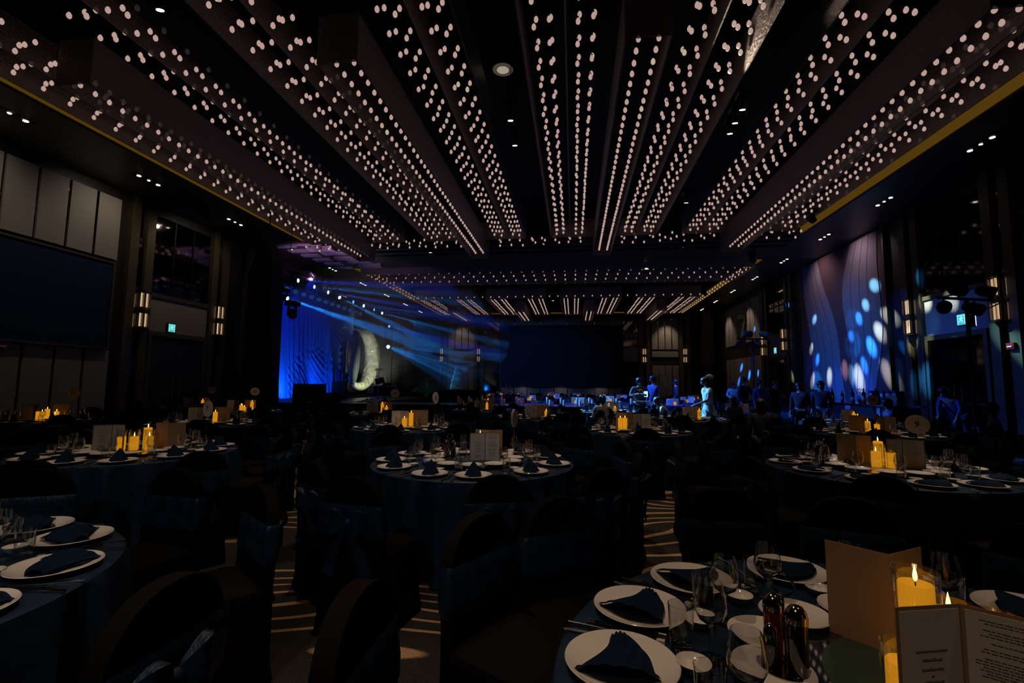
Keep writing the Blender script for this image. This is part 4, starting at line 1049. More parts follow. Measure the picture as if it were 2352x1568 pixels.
MB().box(-0.45, -1.25, 0, 0.45, 1.25, 0.08).build('base_plate', BLACKP, mn, False)
gb = MB().ball((0, 0, 0), 0.09, 16, 10)
tag(gb.build('glass_bauble', TGLASS, None, True, (-10.35, 21.9, STZ+2.45)), 'small clear round bauble hanging in the crescent moon hoop', 'bauble')
MB().tube([(0, 0, 0.09), (0, 0, 1.05)], 0.003, 5).build('hanging_thread', BLACKM, bpy.data.objects['glass_bauble'])
# tall bronze mirror behind the moon
mr = empty('standing_mirror', (-11.3, 22.9, STZ), 0, 'tall dark gold framed mirror panel behind the crescent moon', 'mirror')
MB().box(-0.03, -0.62, 0.0, 0.03, 0.62, 2.75).build('mirror_face', mat('amber_mirror', (0.35, 0.22, 0.12), 0.12, 1.0), mr, False)
for y in (-0.66, 0.62): MB().box(-0.04, y, 0, 0.05, y+0.04, 2.8).build('frame_upright', BLACKM, mr, False)

# truss with moving heads
def truss(name, x, y0, y1, z, lb):
    e = empty(name, (x, (y0+y1)/2, z), 0, lb, 'truss'); L = (y1-y0)/2
    m = MB()
    for a, b_ in ((-0.13, 0), (0.13, 0), (0, 0.22)): m.tube([(a, -L, b_), (a, L, b_)], 0.022, 6)
    m.build('chord_tubes', BLACKM, e); m = MB(); y = -L; s = 1
    while y < L-0.2:
        m.tube([(-0.13*s, y, 0), (0.13*s, y+0.25, 0)], 0.009, 4); m.tube([(-0.13, y, 0), (0, y+0.125, 0.22), (-0.13, y+0.25, 0)], 0.009, 4); m.tube([(0.13, y, 0), (0, y+0.125, 0.22), (0.13, y+0.25, 0)], 0.009, 4)
        y += 0.25; s = -s
    o = m.build('lattice', BLACKM, e); o['kind'] = 'stuff'
    for yy in (-L*0.8, L*0.8): MB().tube([(0, yy, 0.22), (0, yy, ZS-z)], 0.012, 5).build('hanging_cable', BLACKM, e)
    return e
truss('lighting_truss', -10.0, 14.3, 24.6, 5.46, 'long black lighting truss hung over the stage front')
truss('lighting_truss', -11.1, 15.0, 24.0, 5.42, 'second lighting truss close to the blue drape')
def moving_head(loc, aim, lb, lens=BLUEON, up=False, sc=1.0, name='moving_head_light'):
    e = empty(name, loc, 0, lb, 'stage light')
    d = (Vector(aim)-Vector(loc)).normalized(); q = d.to_track_quat('Z', 'Y').to_matrix().to_4x4()
    s = -1 if not up else 1
    MB().box(-0.13*sc, -0.12*sc, s*-0.30*sc if s < 0 else -0.30*sc, 0.13*sc, 0.12*sc, (0.30*sc+0.1*sc) if s < 0 else -0.2*sc).build('light_base', BLACKP, e, False) if False else \
        MB().box(-0.13*sc, -0.12*sc, (0.2 if s < 0 else -0.3)*sc, 0.13*sc, 0.12*sc, (0.3 if s < 0 else -0.2)*sc).build('light_base', BLACKP, e, False)
    y_ = MB()
    for k in (-1, 1): y_.box(-0.03*sc, k*0.15*sc-0.012, min(0, -s*0.2)*sc if s > 0 else 0, 0.03*sc, k*0.15*sc+0.012, 0.2*sc if s < 0 else 0.0)
    y_.box(-0.03*sc, -0.16*sc, (0.18 if s < 0 else -0.2)*sc, 0.03*sc, 0.16*sc, (0.2 if s < 0 else -0.18)*sc)
    y_.build('yoke', BLACKM, e, False)
    h = MB().lathe([(0.07*sc, -0.14*sc), (0.11*sc, -0.08*sc), (0.11*sc, 0.04*sc), (0.09*sc, 0.13*sc)], 16).xform(q).build('light_head', BLACKP, e)
    MB().lathe([(0.07*sc, 0.131*sc), (0.06*sc, 0.142*sc), (0.001, 0.148*sc)], 16, cap1=False).xform(q).build('lens', lens, h)
    return e
CY, BL, PU = (0.02, 0.29, 1.0), (0.008, 0.06, 1.0), (0.35, 0.12, 1.0)
HW = ('first', 'second', 'third', 'fourth', 'fifth', 'sixth', 'seventh', 'eighth')
heads = [(15.66, dist(1500, 690, 16), BL, 3200, 5), (16.73, dist(1500, 742, 18), CY, 5200, 3.2), (17.78, dist(1500, 800, 18), BL, 4200, 4), (18.8, dist(1240, 912, 16), CY, 5200, 4.5),
         (20.0, dist(1400, 790, 20), BL, 2400, 3.5), (21.1, dist(1550, 790, 18), CY, 2600, 3), (22.25, dist(1500, 800, 22), BL, 2000, 4), (23.3, dist(1420, 858, 20), CY, 6500, 3.2)]
BP = 3.3
def beam(loc, aim, col, p, sz, blend=0.25):
    d = (Vector(aim)-Vector(loc)).normalized()
    return light('SPOT', 'stage_beam', Vector(loc)+d*0.27, col, p*BP, aim, sz, blend, 0.03)
for i, (y, aim, col, p, sz) in enumerate(heads):
    loc = (-10.0, y, 5.15)
    moving_head(loc, aim, '%s moving head light from the left along the upper stage truss' % HW[i].capitalize(), BLUEON if col == CY or i in (0, 2) else BLUED)
    beam(loc, aim, col, p, sz)
beam((-10.0, 16.73, 5.15), dist(1500, 705, 18), CY, 2600, 2.4)
low = (-10.0, 15.1, 4.42)
moving_head(low, dist(1100, 838, 15.5), 'bright low moving head on the near stage tower, its cyan beam crossing the drape'); beam(low, dist(1100, 838, 15.5), CY, 7000, 6)
mlp = (-9.75, 23.75, 3.42)
moving_head(mlp, dist(1300, 925, 14), 'brightest cyan light just right of the crescent moon, throwing a fan of beams', sc=1.3)
for px, py, D_, p, sz in ((1500, 845, 22, 7000, 2.6), (1500, 868, 22, 6000, 1.8), (1450, 912, 13, 9000, 1.7), (1330, 928, 14, 10500, 1.7), (1215, 920, 15, 12000, 1.7), (1125, 905, 17.5, 13000, 1.9), (1400, 936, 12.7, 8000, 1.6)):
    beam(mlp, dist(px, py, D_), CY, p, sz)
beam(mlp, (-5.1, 20.6, 1.75), CY, 500, 14)
blp = (-9.9, 24.1, 4.55)
moving_head(blp, dist(1100, 800, 22), 'deep blue light on the far stage tower above the moon', BLUED); beam(blp, dist(1100, 803, 22), BL, 5200, 5)
# runway and guests wash
light('SPOT', 'stage_wash', (-3.0, 17.2, 6.6), (0.25, 0.16, 1.0), 2800, (-0.4, 15.2, 0.9), 46, 0.6, 0.05)
light('SPOT', 'stage_wash', (-3.0, 17.2, 6.6), (0.03, 0.2, 1), 6500, (3.2, 14.5, 0.8), 40, 0.7, 0.05)
light('SPOT', 'stage_wash', (-3.0, 17.2, 6.6), (0.12, 0.6, 1.0), 9500, (1.2, 13.5, 0.8), 24, 0.6, 0.05)
light('SPOT', 'stage_wash', (-3.0, 17.2, 6.6), (0.2, 0.7, 1.0), 6500, (3.3, 12.1, 1.2), 15, 0.5, 0.05)
light('SPOT', 'stage_wash', (-3.0, 17.6, 6.6), (0.02, 0.10, 1), 2600, (6.6, 15.5, 1.2), 44, 0.7, 0.05)
moving_head((-3.0, 17.3, 6.62), (1.2, 13.2, 0.9), 'black moving head hung from the cross beam left of centre', mat('lens_cold', (0.02, 0.03, 0.05), 0.2))
moving_head((-1.0, 17.4, 6.62), (10, 18, 4), 'black projector head hung from the cross beam at centre', MATS['lens_cold'])
moving_head((3.9, 17.4, 6.62), (10, 20, 3), 'black projector head hung from the cross beam right of centre', MATS['lens_cold'])
light('SPOT', 'stage_wash', (3.9, 17.4, 6.5), (0.04, 0.13, 1.0), 6500, (2.6, 21.5, 0.8), 82, 0.8, 0.05)
light('SPOT', 'stage_wash', (-1.0, 17.4, 6.5), (0.10, 0.45, 1.0), 3500, (0.2, 20.0, 0.8), 60, 0.8, 0.05)
light('SPOT', 'stage_wash', (-9.6, 25.6, 5.2), (0.01, 0.26, 1.0), 800, (-3.2, 37.7, 2.6), 44, 0.9, 0.08)  # added spot, stands in for beam spill on the far screen
# drape wash battens
for i, y in enumerate((17.6, 18.6, 19.6, 20.6, 21.6)):
    fx = empty('floor_uplight', (-10.6, y, STZ), 0, 'black floor uplight before the blue drape, %s from the left' % HW[i], 'stage light')
    MB().box(-0.1, -0.16, 0, 0.1, 0.16, 0.16).build('light_body', BLACKP, fx, False)
    MB().box(-0.11, -0.14, 0.05, -0.1, 0.14, 0.15).build('lens', mat('lens_cold', (0.02, 0.03, 0.05)), fx, False)
light('SPOT', 'drape_wash', (-10.9, 16.9, 0.95), (0.01, 0.2, 1.0), 130, (-11.9, 20.0, 3.3), 120, 0.7, 0.03)
light('SPOT', 'drape_wash', (-10.85, 19.6, 0.95), (0.01, 0.16, 1.0), 70, (-11.9, 21.6, 3.2), 110, 0.7, 0.03)
light('SPOT', 'drape_wash', (-9.4, 15.6, 5.1), (0.008, 0.04, 1.0), 110, (-11.9, 20.4, 3.0), 80, 0.8, 0.04)
light('SPOT', 'moon_wash', (-8.95, 20.3, 0.92), (0.95, 0.98, 0.70), 560, (-10.35, 23.35, 2.55), 56, 0.7, 0.04)
light('SPOT', 'moon_wash', (-9.7, 25.9, 0.92), (0.95, 0.98, 0.70), 150, (-10.5, 23.6, 2.6), 60, 0.7, 0.04)
light('SPOT', 'beam_corner_wash', (-9.9, 16.5, 5.4), (0.75, 0.35, 0.85), 420, (-10.6, 19.4, 7.0), 95, 0.8, 0.08)
# row of x the drape
par = empty('par_can', HERE, 0, 'x', 'stage light')
MB().lathe([(0.06, -0.14), (0.10, -0.05), (0.11, 0.1)], 16, cap1=False).xform(Matrix.Rotation(rad(125), 4, 'Y') @ Matrix.Rotation(0.3, 4, 'X')).build('can_body', BLACKP, par)
MB().lathe([(0.10, 0.085), (0.07, 0.095), (0.001, 0.10)], 16, cap1=False).xform(Matrix.Rotation(rad(125), 4, 'Y') @ Matrix.Rotation(0.3, 4, 'X')).build('lens', mat('par_lens_blue', (0.03, 0.05, 0.08), 0.3, emit=(0.05, 0.16, 0.45), es=0.2), par)
MB().tube([(0, -0.11, 0), (0, -0.11, 0.22), (0, 0.11, 0.22), (0, 0.11, 0)], 0.008, 5).tube([(0, 0, 0.22), (0, 0, 0.34)], 0.014, 6).build('yoke', BLACKM, par)
PAR = Proto(par)
NW = ('first', 'second', 'third', 'fourth', 'fifth', 'sixth', 'seventh', 'eighth', 'ninth', 'tenth', 'eleventh', 'twelfth', 'thirteenth', 'fourteenth')
for i in range(14): PAR.put((-11.0, 15.6+i*0.58, 5.12), PI+0.5, 'dim blue par can in the row before the drape, %s from the left' % NW[i], tilt=(0, 0, -0.7))
# stage tower, hung speaker heads
tw = empty('draped_tower', (-9.85, 13.9, 0), 0, 'tall black draped tower at the near end of the stage', 'tower')
MB().loft([[(x*s, y*s, z) for x, y in ((-0.42, -0.35), (0.42, -0.35), (0.42, 0.35), (-0.42, 0.35))] for s, z in ((1.05, 0), (0.95, 1.5), (0.92, 4.4), (0.98, 4.9), (0.7, 5.5), (0.45, 5.9), (0.3, 6.0))]).build('black_drape', BLACKP, tw, False)
MB().tube([(0, 0, 6.0), (0, 0, ZS)], 0.02, 6).build('hoist_chain', BLACKM, tw)
tw = empty('lighting_tower', (-10.0, 24.5, 0), 0, 'black lattice tower at the far end of the stage beside the moon', 'tower')
m = MB()
for x, y in ((-0.15, -0.15), (0.15, -0.15), (0.15, 0.15), (-0.15, 0.15)): m.tube([(x, y, STZ), (x, y, 5.5)], 0.022, 6)
z = STZ
while z < 5.3: m.tube([(-0.15, -0.15, z), (0.15, -0.15, z+0.3)], 0.01, 4); m.tube([(0.15, -0.15, z), (0.15, 0.15, z+0.3)], 0.01, 4); z += 0.3
m.build('lattice', BLACKM, tw)['kind'] = 'stuff'
moving_head((-9.6, 24.3, 5.0), (-5, 10, 1), 'unlit black head hung on the far stage tower', MATS['lens_cold'], sc=1.3)
moving_head((-9.35, 14.6, 3.75), (-5, 10, 1), 'unlit black head low on the near stage tower before the drape', MATS['lens_cold'], sc=1.4)
for (x, y, z), (tx, ty) in (((-9.6, 24.3, 5.4), (-10.0, 24.5)), ((-9.35, 14.6, 4.15), (-9.85, 13.9)), (blp, (-10.0, 24.5)), (mlp, (-10.0, 24.5)), (low, (-9.85, 13.9))):
    e = empty('bracket_arm', (x, y, {5.4: 5.38, 4.15: 4.16, 4.55: 4.84, 3.42: 3.80, 4.42: 4.71}[z]), 0, 'black steel arm holding the stage light at %s metres on the %s tower' % (('five', 'four', 'nearly five', 'three', 'over four')[[5.4, 4.15, 4.55, 3.42, 4.42].index(z)], 'far' if y > 20 else 'near'), 'bracket')
    MB().tube([(0, 0, 0.02), (tx-x, ty-y, 0.02)], 0.025, 6).build('arm_tube', BLACKM, e)
# wedge monitors
def wedge(x, y, rz, lb, z=STZ, s=1.0):
    e = empty('stage_monitor', (x, y, z), rz, lb, 'speaker')
    MB().add([(-0.35*s, -0.25*s, 0), (0.35*s, -0.25*s, 0), (0.35*s, 0.25*s, 0), (-0.35*s, 0.25*s, 0), (-0.35*s, -0.1*s, 0.42*s), (0.35*s, -0.1*s, 0.42*s), (0.35*s, 0.12*s, 0.42*s), (-0.35*s, 0.12*s, 0.42*s)],
             [(3, 2, 1, 0), (4, 5, 6, 7), (0, 1, 5, 4), (1, 2, 6, 5), (2, 3, 7, 6), (3, 0, 4, 7)]).build('cabinet', BLACKP, e, False)
    MB().box(-0.31*s, -0.02, 0.02, 0.31*s, 0, 0.38*s).xform(Matrix.Translation((0, 0.245*s, 0)) @ Matrix.Rotation(rad(-16), 4, 'X')).build('grille', BLACKM, e, False)
wedge(-9.05, 15.4, 0.5, 'large black wedge monitor in front of the blue drape at the near stage end', STZ, 1.5)
wedge(-8.2, 15.3, 0.2, 'smaller black wedge monitor right of the large one', STZ, 0.8)
sb = empty('speaker_cabinet', (-10.0, 19.4, STZ), 0.3, 'black upright speaker cabinet on stage left of the drum kit', 'speaker')
MB().box(-0.3, -0.3, 0, 0.3, 0.3, 0.75).build('cabinet', BLACKP, sb, False); MB().box(0.3, -0.26, 0.05, 0.32, 0.26, 0.7).build('grille', BLACKM, sb, False)
# crumpled silver foil runner
m = MB()
Rf = random.Random(2)
m.grid(60, 20, lambda u, v: (-8.9+1.9*u+0.05*sin(v*9), 15.0+0.5*v+1.6*u, STZ+0.01+0.25*(0.3+0.7*u)*abs(sin(u*19+v*5+1.3*sin(u*41)))*sin(PI*v)**0.5*(0.5+0.5*sin(u*7+1))))
tag(m.build('silver_foil_runner', MYLAR), 'crumpled silver foil heaped along the stage edge left of the drum kit', 'foil')
# drum kit
dk = empty('drum_kit', (-7.7, 18.0, STZ), rad(-60), 'dark drum kit with cymbals in front of the crescent moon', 'drum kit')
DRUMM = mat('drum_lacquer', (0.02, 0.015, 0.02), 0.15, 0.3); SKINM = mat('drum_head', (0.5, 0.45, 0.45), 0.5); CYM = mat('cymbal_bronze', (0.45, 0.25, 0.12), 0.3, 1.0)
def drum(nm, c, r, h, ax='Z', tilt=0):
    M_ = Matrix.Translation(c) @ (Matrix.Rotation(PI/2, 4, 'X') if ax == 'Y' else Matrix.Rotation(tilt, 4, 'X'))
    o = MB().lathe([(r, -h/2), (r, h/2)], 28).xform(M_).build(nm, DRUMM, dk)
    MB().lathe([(r*0.98, h/2+0.004), (0.001, h/2+0.006)], 28, cap0=False).xform(M_).build('drum_head', SKINM, o)
    MB().lathe([(r*1.01, h/2-0.02), (r*1.03, h/2-0.01), (r*1.03, h/2+0.01), (r, h/2+0.012)], 28, cap0=False, cap1=False).xform(M_).build('rim', STEEL, o)
drum('kick_drum', (0, 0, 0.3), 0.28, 0.45, 'Y'); drum('floor_tom', (0.5, 0.35, 0.38), 0.2, 0.38); drum('snare_drum', (-0.35, 0.4, 0.62), 0.18, 0.15); drum('rack_tom', (-0.15, 0.05, 0.78), 0.15, 0.2, 'Z', 0.3); drum('rack_tom', (0.2, 0.05, 0.78), 0.16, 0.22, 'Z', 0.3)
for x, y, z, r in ((-0.55, 0.0, 1.25, 0.22), (0.55, -0.05, 1.2, 0.25), (-0.75, 0.45, 0.95, 0.18)):
    st3 = MB(); st3.tube([(x, y, 0.25), (x, y, z)], 0.01, 6)
    for a in range(3): st3.tube([(x, y, 0.3), (x+0.25*cos(a*2.1), y+0.25*sin(a*2.1), 0.0)], 0.008, 5)
    o = st3.build('cymbal_stand', STEEL, dk)
    MB().lathe([(0.01, z+0.02), (0.04, z+0.015), (r, z-0.01), (0.01, z+0.015)], 28).build('cymbal', CYM, o)
mc = empty('microphone_stand', (-6.75, 16.95, STZ), 0.4, 'tall boom microphone stand before the moon and drums', 'microphone stand')
m = MB(); m.tube([(0, 0, 0.05), (0, 0, 1.75)], 0.011, 6); m.tube([(0, 0, 1.2), (0.5, 0, 1.32)], 0.007, 6)
for a in range(3): m.tube([(0, 0, 0.25), (0.3*cos(a*2.1), 0.3*sin(a*2.1), 0)], 0.008, 5)
m.build('stand_tubes', BLACKM, mc); MB().ball((0.52, 0, 1.325), 0.03, 10, 8).build('microphone', STEEL, mc)
kb = empty('keyboard_piano', (-7.35, 20.6, STZ), rad(8), 'grey electric keyboard on a black stand to the right of the drum kit', 'keyboard')
MB().box(-0.62, -0.14, 0.70, 0.62, 0.14, 0.78).build('keyboard_body', mat('grey_plastic', (0.2, 0.2, 0.22), 0.4), kb, False)
m = MB(); m.tube([(-0.4, 0, 0), (0.4, 0, 0.7)], 0.015, 6); m.tube([(0.4, 0, 0), (-0.4, 0, 0.7)], 0.015, 6); m.build('cross_stand', BLACKM, kb)
keys = MB()
for i in range(36): keys.box(-0.58+i*0.032, -0.13, 0.78, -0.551+i*0.032, 0.02, 0.787)
keys.build('piano_keys', WHITE, kb, False)['kind'] = 'stuff'

# cake on its draped stand, plants and side tables
cs_ = empty('cake_table', (-5.11, 20.62, 0), 0, 'black draped square table carrying the tall cake', 'table')
MB().box(-0.75, -0.6, 0, 0.75, 0.6, 1.23).build('black_tablecloth', BLACKC, cs_, False)
ck = empty('wedding_cake', (-5.11, 20.62, 1.23), 0, 'five tier cake glowing pale blue on its black draped table', 'cake')
z = 0
for r, h in ((0.33, 0.24), (0.285, 0.21), (0.23, 0.20), (0.17, 0.19), (0.125, 0.16)):
    MB().lathe([(r*0.99, z), (r, z+0.01), (r, z+h-0.015), (r*0.97, z+h), (0.001, z+h)], 32, cap1=False).build('cake_tier', CAKEM, ck); z += h
def plant(x, y, z0, s, lb, mt=LEAF, nm='potted_plant', seed=1):
    R = random.Random(seed); e = empty(nm, (x, y, z0), 0, lb, 'plant')
    MB().lathe([(0.12*s, 0), (0.17*s, 0.28*s), (0.15*s, 0.28*s), (0.12*s, 0.22*s)], 18).build('pot', BLACKP, e)
    m = MB(); st4 = MB()
    for k in range(70):
        a, el = R.uniform(0, 2*PI), R.uniform(0.1, 1.4); L = s*R.uniform(0.35, 0.75)
        p0 = Vector((0, 0, 0.3*s)); d = Vector((cos(a)*cos(el), sin(a)*cos(el), sin(el))); p1 = p0+d*L; p2 = p1+(d+Vector((0, 0, -0.7)))*0.16*s
        if k % 4 == 0: st4.tube([p0, p1], 0.006*s, 4)
        t = d.cross(Vector((0, 0, 1))).normalized()*0.05*s; mid_ = (p1+p2)/2+Vector((0, 0, 0.02*s))
        m.add([p1, mid_+t, p2, mid_-t, mid_+Vector((0, 0, 0.006))], [(0, 1, 4), (1, 2, 4), (2, 3, 4), (3, 0, 4)])
    m.build('leaves', mt, e); st4.build('stems', mt, e)
plant(-6.15, 19.55, 0.78, 0.95, 'bushy green plant left of the tall cake, lit teal', seed=4)
stt = empty('side_table', (-6.3, 19.6, 0), 0, 'low black draped side table under the green plant', 'table')
MB().box(-0.9, -0.4, 0, 0.5, 0.4, 0.78).build('black_tablecloth', BLACKC, stt, False)
plant(-3.4, 24.4, 0.76, 0.7, 'flower arrangement with amber sparkle on a far table right of the cake', mat('amber_flowers', (0.4, 0.16, 0.05), 0.6), 'flower_arrangement', 8)
pst = empty('flower_plinth', (-3.4, 24.4, 0), 0, 'black plinth under the amber flower arrangement', 'plinth'); MB().box(-0.3, -0.3, 0, 0.3, 0.3, 0.76).build('black_cloth', BLACKC, pst, False)
light('SPOT', 'stage_wash', (-7.0, 18.3, 0.9), (0.1, 0.75, 0.6), 14, (-6.1, 19.5, 1.3), 40, 0.5, 0.04)

# gobo spots thrown on the right wall: heads added near it to lengthen them
G2 = (3.9, 17.4, 6.5)
G3, G4, G5 = (7.35, 20.3, 6.72), (7.35, 15.4, 6.72), (7.35, 27.5, 6.72)
for g_, lb in ((G3, 'before the centre of the mural'), (G4, 'before the near exit door'), (G5, 'near the far right panels')):
    moving_head((g_[0]+0.02, g_[1], g_[2]-0.0), (10.5, g_[1], 3.5), 'added black projector head hung at the right coffer edge '+lb, MATS['lens_cold'])
Wc, Cc, Bc, Pc = (0.80, 0.98, 0.84), (0.25, 0.72, 1.0), (0.02, 0.22, 1.0), (0.9, 0.62, 0.62)
for px, py, col, p, sz in ((2008, 655, Cc, 1.0, 4.2), (1988, 700, Cc, 1.0, 3.6), (1973, 731, Bc, 1.1, 3.6), (1871, 733, Cc, 1.0, 3.2), (1863, 800, Wc, 0.9, 3.0), (2036, 723, Wc, 1.0, 4.2), (2020, 761, Wc, 1.2, 4.6),
                           (2001, 795, Bc, 1.8, 4.4), (1955, 772, Bc, 0.5, 3.0), (1878, 825, Bc, 1.0, 3.0), (1985, 838, Bc, 1.1, 3.4), (2038, 856, Wc, 1.3, 5.2), (1973, 868, Wc, 1.3, 5.4), (1905, 864, Wc, 1.1, 3.8),
                           (1866, 872, Wc, 1.0, 3.4), (1939, 846, Pc, 0.7, 4.0), (1955, 858, Cc, 0.8, 4.0), (2060, 790, Bc, 0.5, 3.0)):
    t = atx(px, py, XR-0.12)
    g = G3
    d2 = (t-Vector(g)).length_squared
    light('SPOT', 'gobo_spot', Vector(g)+(t-Vector(g)).normalized()*0.27, col, 185*d2*p*(1.0 if col != Bc else 2.1), t, sz*0.82*(10/math.sqrt(d2)), 1.0, 0.012)
for px, py, X, col, p, sz in ((2118, 632, XR-0.15, Bc, 1.6, 5.0), (2121, 688, XR-0.15, Wc, 0.9, 4.0), (2095, 784, XR-0.15, Wc, 0.9, 4.2), (2130, 868, XR-0.15, Bc, 2.4, 5.0), (2103, 872, XR-0.15, Bc, 1.5, 4.5), (2133, 788, XR-0.15, Wc, 0.4, 4.0),
                              (2300, 770, XR-0.15, Cc, 0.5, 5.0), (2345, 800, XR-0.15, Cc, 0.6, 5.0), (2210, 820, XR-0.05, Wc, 0.4, 5), (2185, 865, XR-0.05, Wc, 0.4, 4), (1703, 843, XR-0.1, Bc, 2.2, 3), (1721, 860, XR-0.1, Bc, 2.6, 3), (1697, 875, XR-0.1, Bc, 1.4, 3),
                              (1741, 856, XR-0.1, Bc, 2.2, 2.2), (1733, 755, XR-0.1, Bc, 1.5, 2.5), (1818, 862, XR-0.15, Wc, 0.9, 3.0), (1808, 700, XR-0.15, Bc, 1.2, 2.5), (2185, 690, XR-0.08, Wc, 0.5, 4)):
    t = atx(px, py, X); g = G4 if px > 2060 else G5; d2 = (t-Vector(g)).length_squared
    light('SPOT', 'gobo_spot', Vector(g)+(t-Vector(g)).normalized()*0.27, col, 185*d2*p, t, sz*0.82*(10/math.sqrt(d2)), 1.0, 0.012)
light('SPOT', 'mural_blue_wash', (7.9, 19.8, 0.6), (0.01, 0.12, 1.0), 230, (10.5, 20.4, 2.4), 120, 0.9, 0.08)
light('SPOT', 'mural_blue_wash', G2, (0.03, 0.28, 1.0), 1300, (10.5, 20.0, 2.9), 50, 0.8, 0.08)
light('SPOT', 'mural_blue_wash', (8.6, 14.4, 2.9), (0.02, 0.2, 1.0), 20, (10.55, 14.6, 3.6), 60, 0.6, 0.05)
light('SPOT', 'mural_blue_wash', (8.3, 13.0, 3.2), (0.10, 0.45, 1.0), 110, (10.4, 15.9, 3.45), 26, 0.6, 0.05)

# black light stands
def light_stand(x, y, h, lb, rz=0, s=1.0):
    e = empty('light_stand', (x, y, 0), rz, lb, 'light stand')
    m = MB(); m.tube([(0, 0, 0.5), (0, 0, h)], 0.035*s, 8)
    for a in range(3): m.tube([(0, 0, 0.75), (0.55*cos(a*2.1), 0.55*sin(a*2.1), 0.02)], 0.018, 6)
    m.build('tripod_pole', BLACKM, e); MB().tube([(-0.62*s, 0, h), (0.62*s, 0, h)], 0.03, 8).build('crossbar', BLACKM, e)
    for k, q in enumerate((-0.5, -0.17, 0.17, 0.5)):
        z = h+(0.18 if k % 2 else -0.2)
        b_ = MB().lathe([(0.07, -0.2), (0.12, -0.1), (0.13, 0.12)], 14).xform(Matrix.Translation((q*s, 0, z)) @ Matrix.Rotation(rad(70+20*k), 4, 'Y') @ Matrix.Rotation(0.5*k-0.6, 4, 'X')).build('lamp_head', BLACKP, e)
        MB().tube([(q*s, 0, h), (q*s, 0, z)], 0.015, 5).build('clamp', BLACKM, b_)
    return e
light_stand(8.15, 10.9, 3.35, 'tall black light stand with a cluster of heads before the right exit door', 0.3, 1.15)
light_stand(6.75, 18.9, 3.3, 'black light stand with heads standing beside the guests near the mural', 0.2, 1.0)
bp = empty('lit_flood_panel', (8.75, 11.6, 2.98), 0.9, 'blazing pale blue flood light on the right light stand', 'stage light')
MB().box(-0.17, -0.06, -0.12, 0.17, 0.06, 0.12).build('panel_case', BLACKP, bp, False); MB().box(-0.15, -0.066, -0.10, 0.15, -0.061, 0.10).build('lens', mat('flood_lens', (0.6, 0.8, 1), 0.4, emit=(0.45, 0.62, 1), es=3), bp, False)
MB().tube([(0, 0, 0.1), (-0.35, -0.45, 0.3)], 0.015, 5).build('bracket_arm', BLACKM, bp)

# bar with bottles before the mural
br = empty('drinks_bar', (8.15, 15.3, 0), 0, 'long dark drinks bar with steel top along the right wall below the mural', 'bar')
MB().box(-0.3, -2.35, 0, 0.35, 2.35, 1.0).build('bar_front', mat('bar_panel_dark', (0.02, 0.025, 0.035), 0.4), br, False)
MB().box(-0.36, -2.42, 1.0, 0.42, 2.42, 1.05).build('bar_top', STEEL, br, False)
for y in (-1.9, -0.6, 0.7, 2.0): MB().box(-0.33, y, 0.02, -0.3, y+0.28, 0.98).build('bar_post', mat('pale_bar_post', (0.25, 0.3, 0.35), 0.5), br, False)
def bottle(h, r, mt):
    b0 = MB().lathe([(r*0.9, 0), (r, 0.01), (r, h*0.62), (r*0.85, h*0.70), (r*0.38, h*0.80), (r*0.32, h*0.94), (r*0.38, h*0.95), (r*0.38, h)], 16).build('liquor_bottle', mt)
    MB().lathe([(r*1.01, h*0.2), (r*1.01, h*0.5)], 16, cap0=False, cap1=False).build('bottle_label', PAPER, b0)
    return Proto(tag(b0, 'x', 'bottle'))
BT = [bottle(0.36, 0.045, mat('dark_bottle_glass', (0.01, 0.012, 0.02), 0.1, coat=0.5)), bottle(0.42, 0.052, MATS['dark_bottle_glass'])]
for i in range(11):
    BT[i % 2].put((8.12+0.1*(i % 3-1), 17.1-i*0.36, 1.05), 0, 'dark liquor bottle on the bar, %s from its far end' % NW[i])
for i, y in enumerate((17.45, 14.2, 13.75, 13.5, 13.25)):
    bxo = empty('bottle_box', (8.18, y, 1.05), 0, ('tall dark gift box at the far end of the bar' if i == 0 else 'slim boxed bottle, %s of four near the close end of the bar' % HW[i-1]), 'box')
    MB().box(-0.1, -0.09, 0, 0.1, 0.09, 0.36).build('box_body', mat('box_navy', (0.02, 0.03, 0.08), 0.4), bxo, False); MB().box(-0.104, -0.06, 0.2, -0.1, 0.06, 0.29).build('box_label', PAPER, bxo, False)
number_sign('', (7.95, 13.15, 1.05), rad(-30), 'round sign shining pale blue at the near end of the bar', 0.11, 0.17)
plant(8.2, 14.9, 1.05, 0.42, 'small vase of orchids on the bar before the bright mural spot', mat('pale_orchid', (0.2, 0.35, 0.5), 0.6), 'orchid_vase', 5)

# haze pooled in front of the stage
hz = bpy.data.materials.new('stage_haze'); hz.use_nodes = True
n, l = hz.node_tree.nodes, hz.node_tree.links; n.clear()
o_ = n.new('ShaderNodeOutputMaterial'); v_ = n.new('ShaderNodeVolumeScatter'); v_.inputs['Color'].default_value = (0.9, 0.95, 1, 1); v_.inputs['Density'].default_value = 0.06; v_.inputs['Anisotropy'].default_value = 0.0
l.new(v_.outputs[0], o_.inputs['Volume'])
tag(MB().ball((-7.0, 20.8, 3.75), 1.0, 40, 24, (4.1, 8.2, 2.7)).build('stage_haze', hz), 'thin fog drifting before the stage, catching the blue beams', 'haze', kind='stuff')

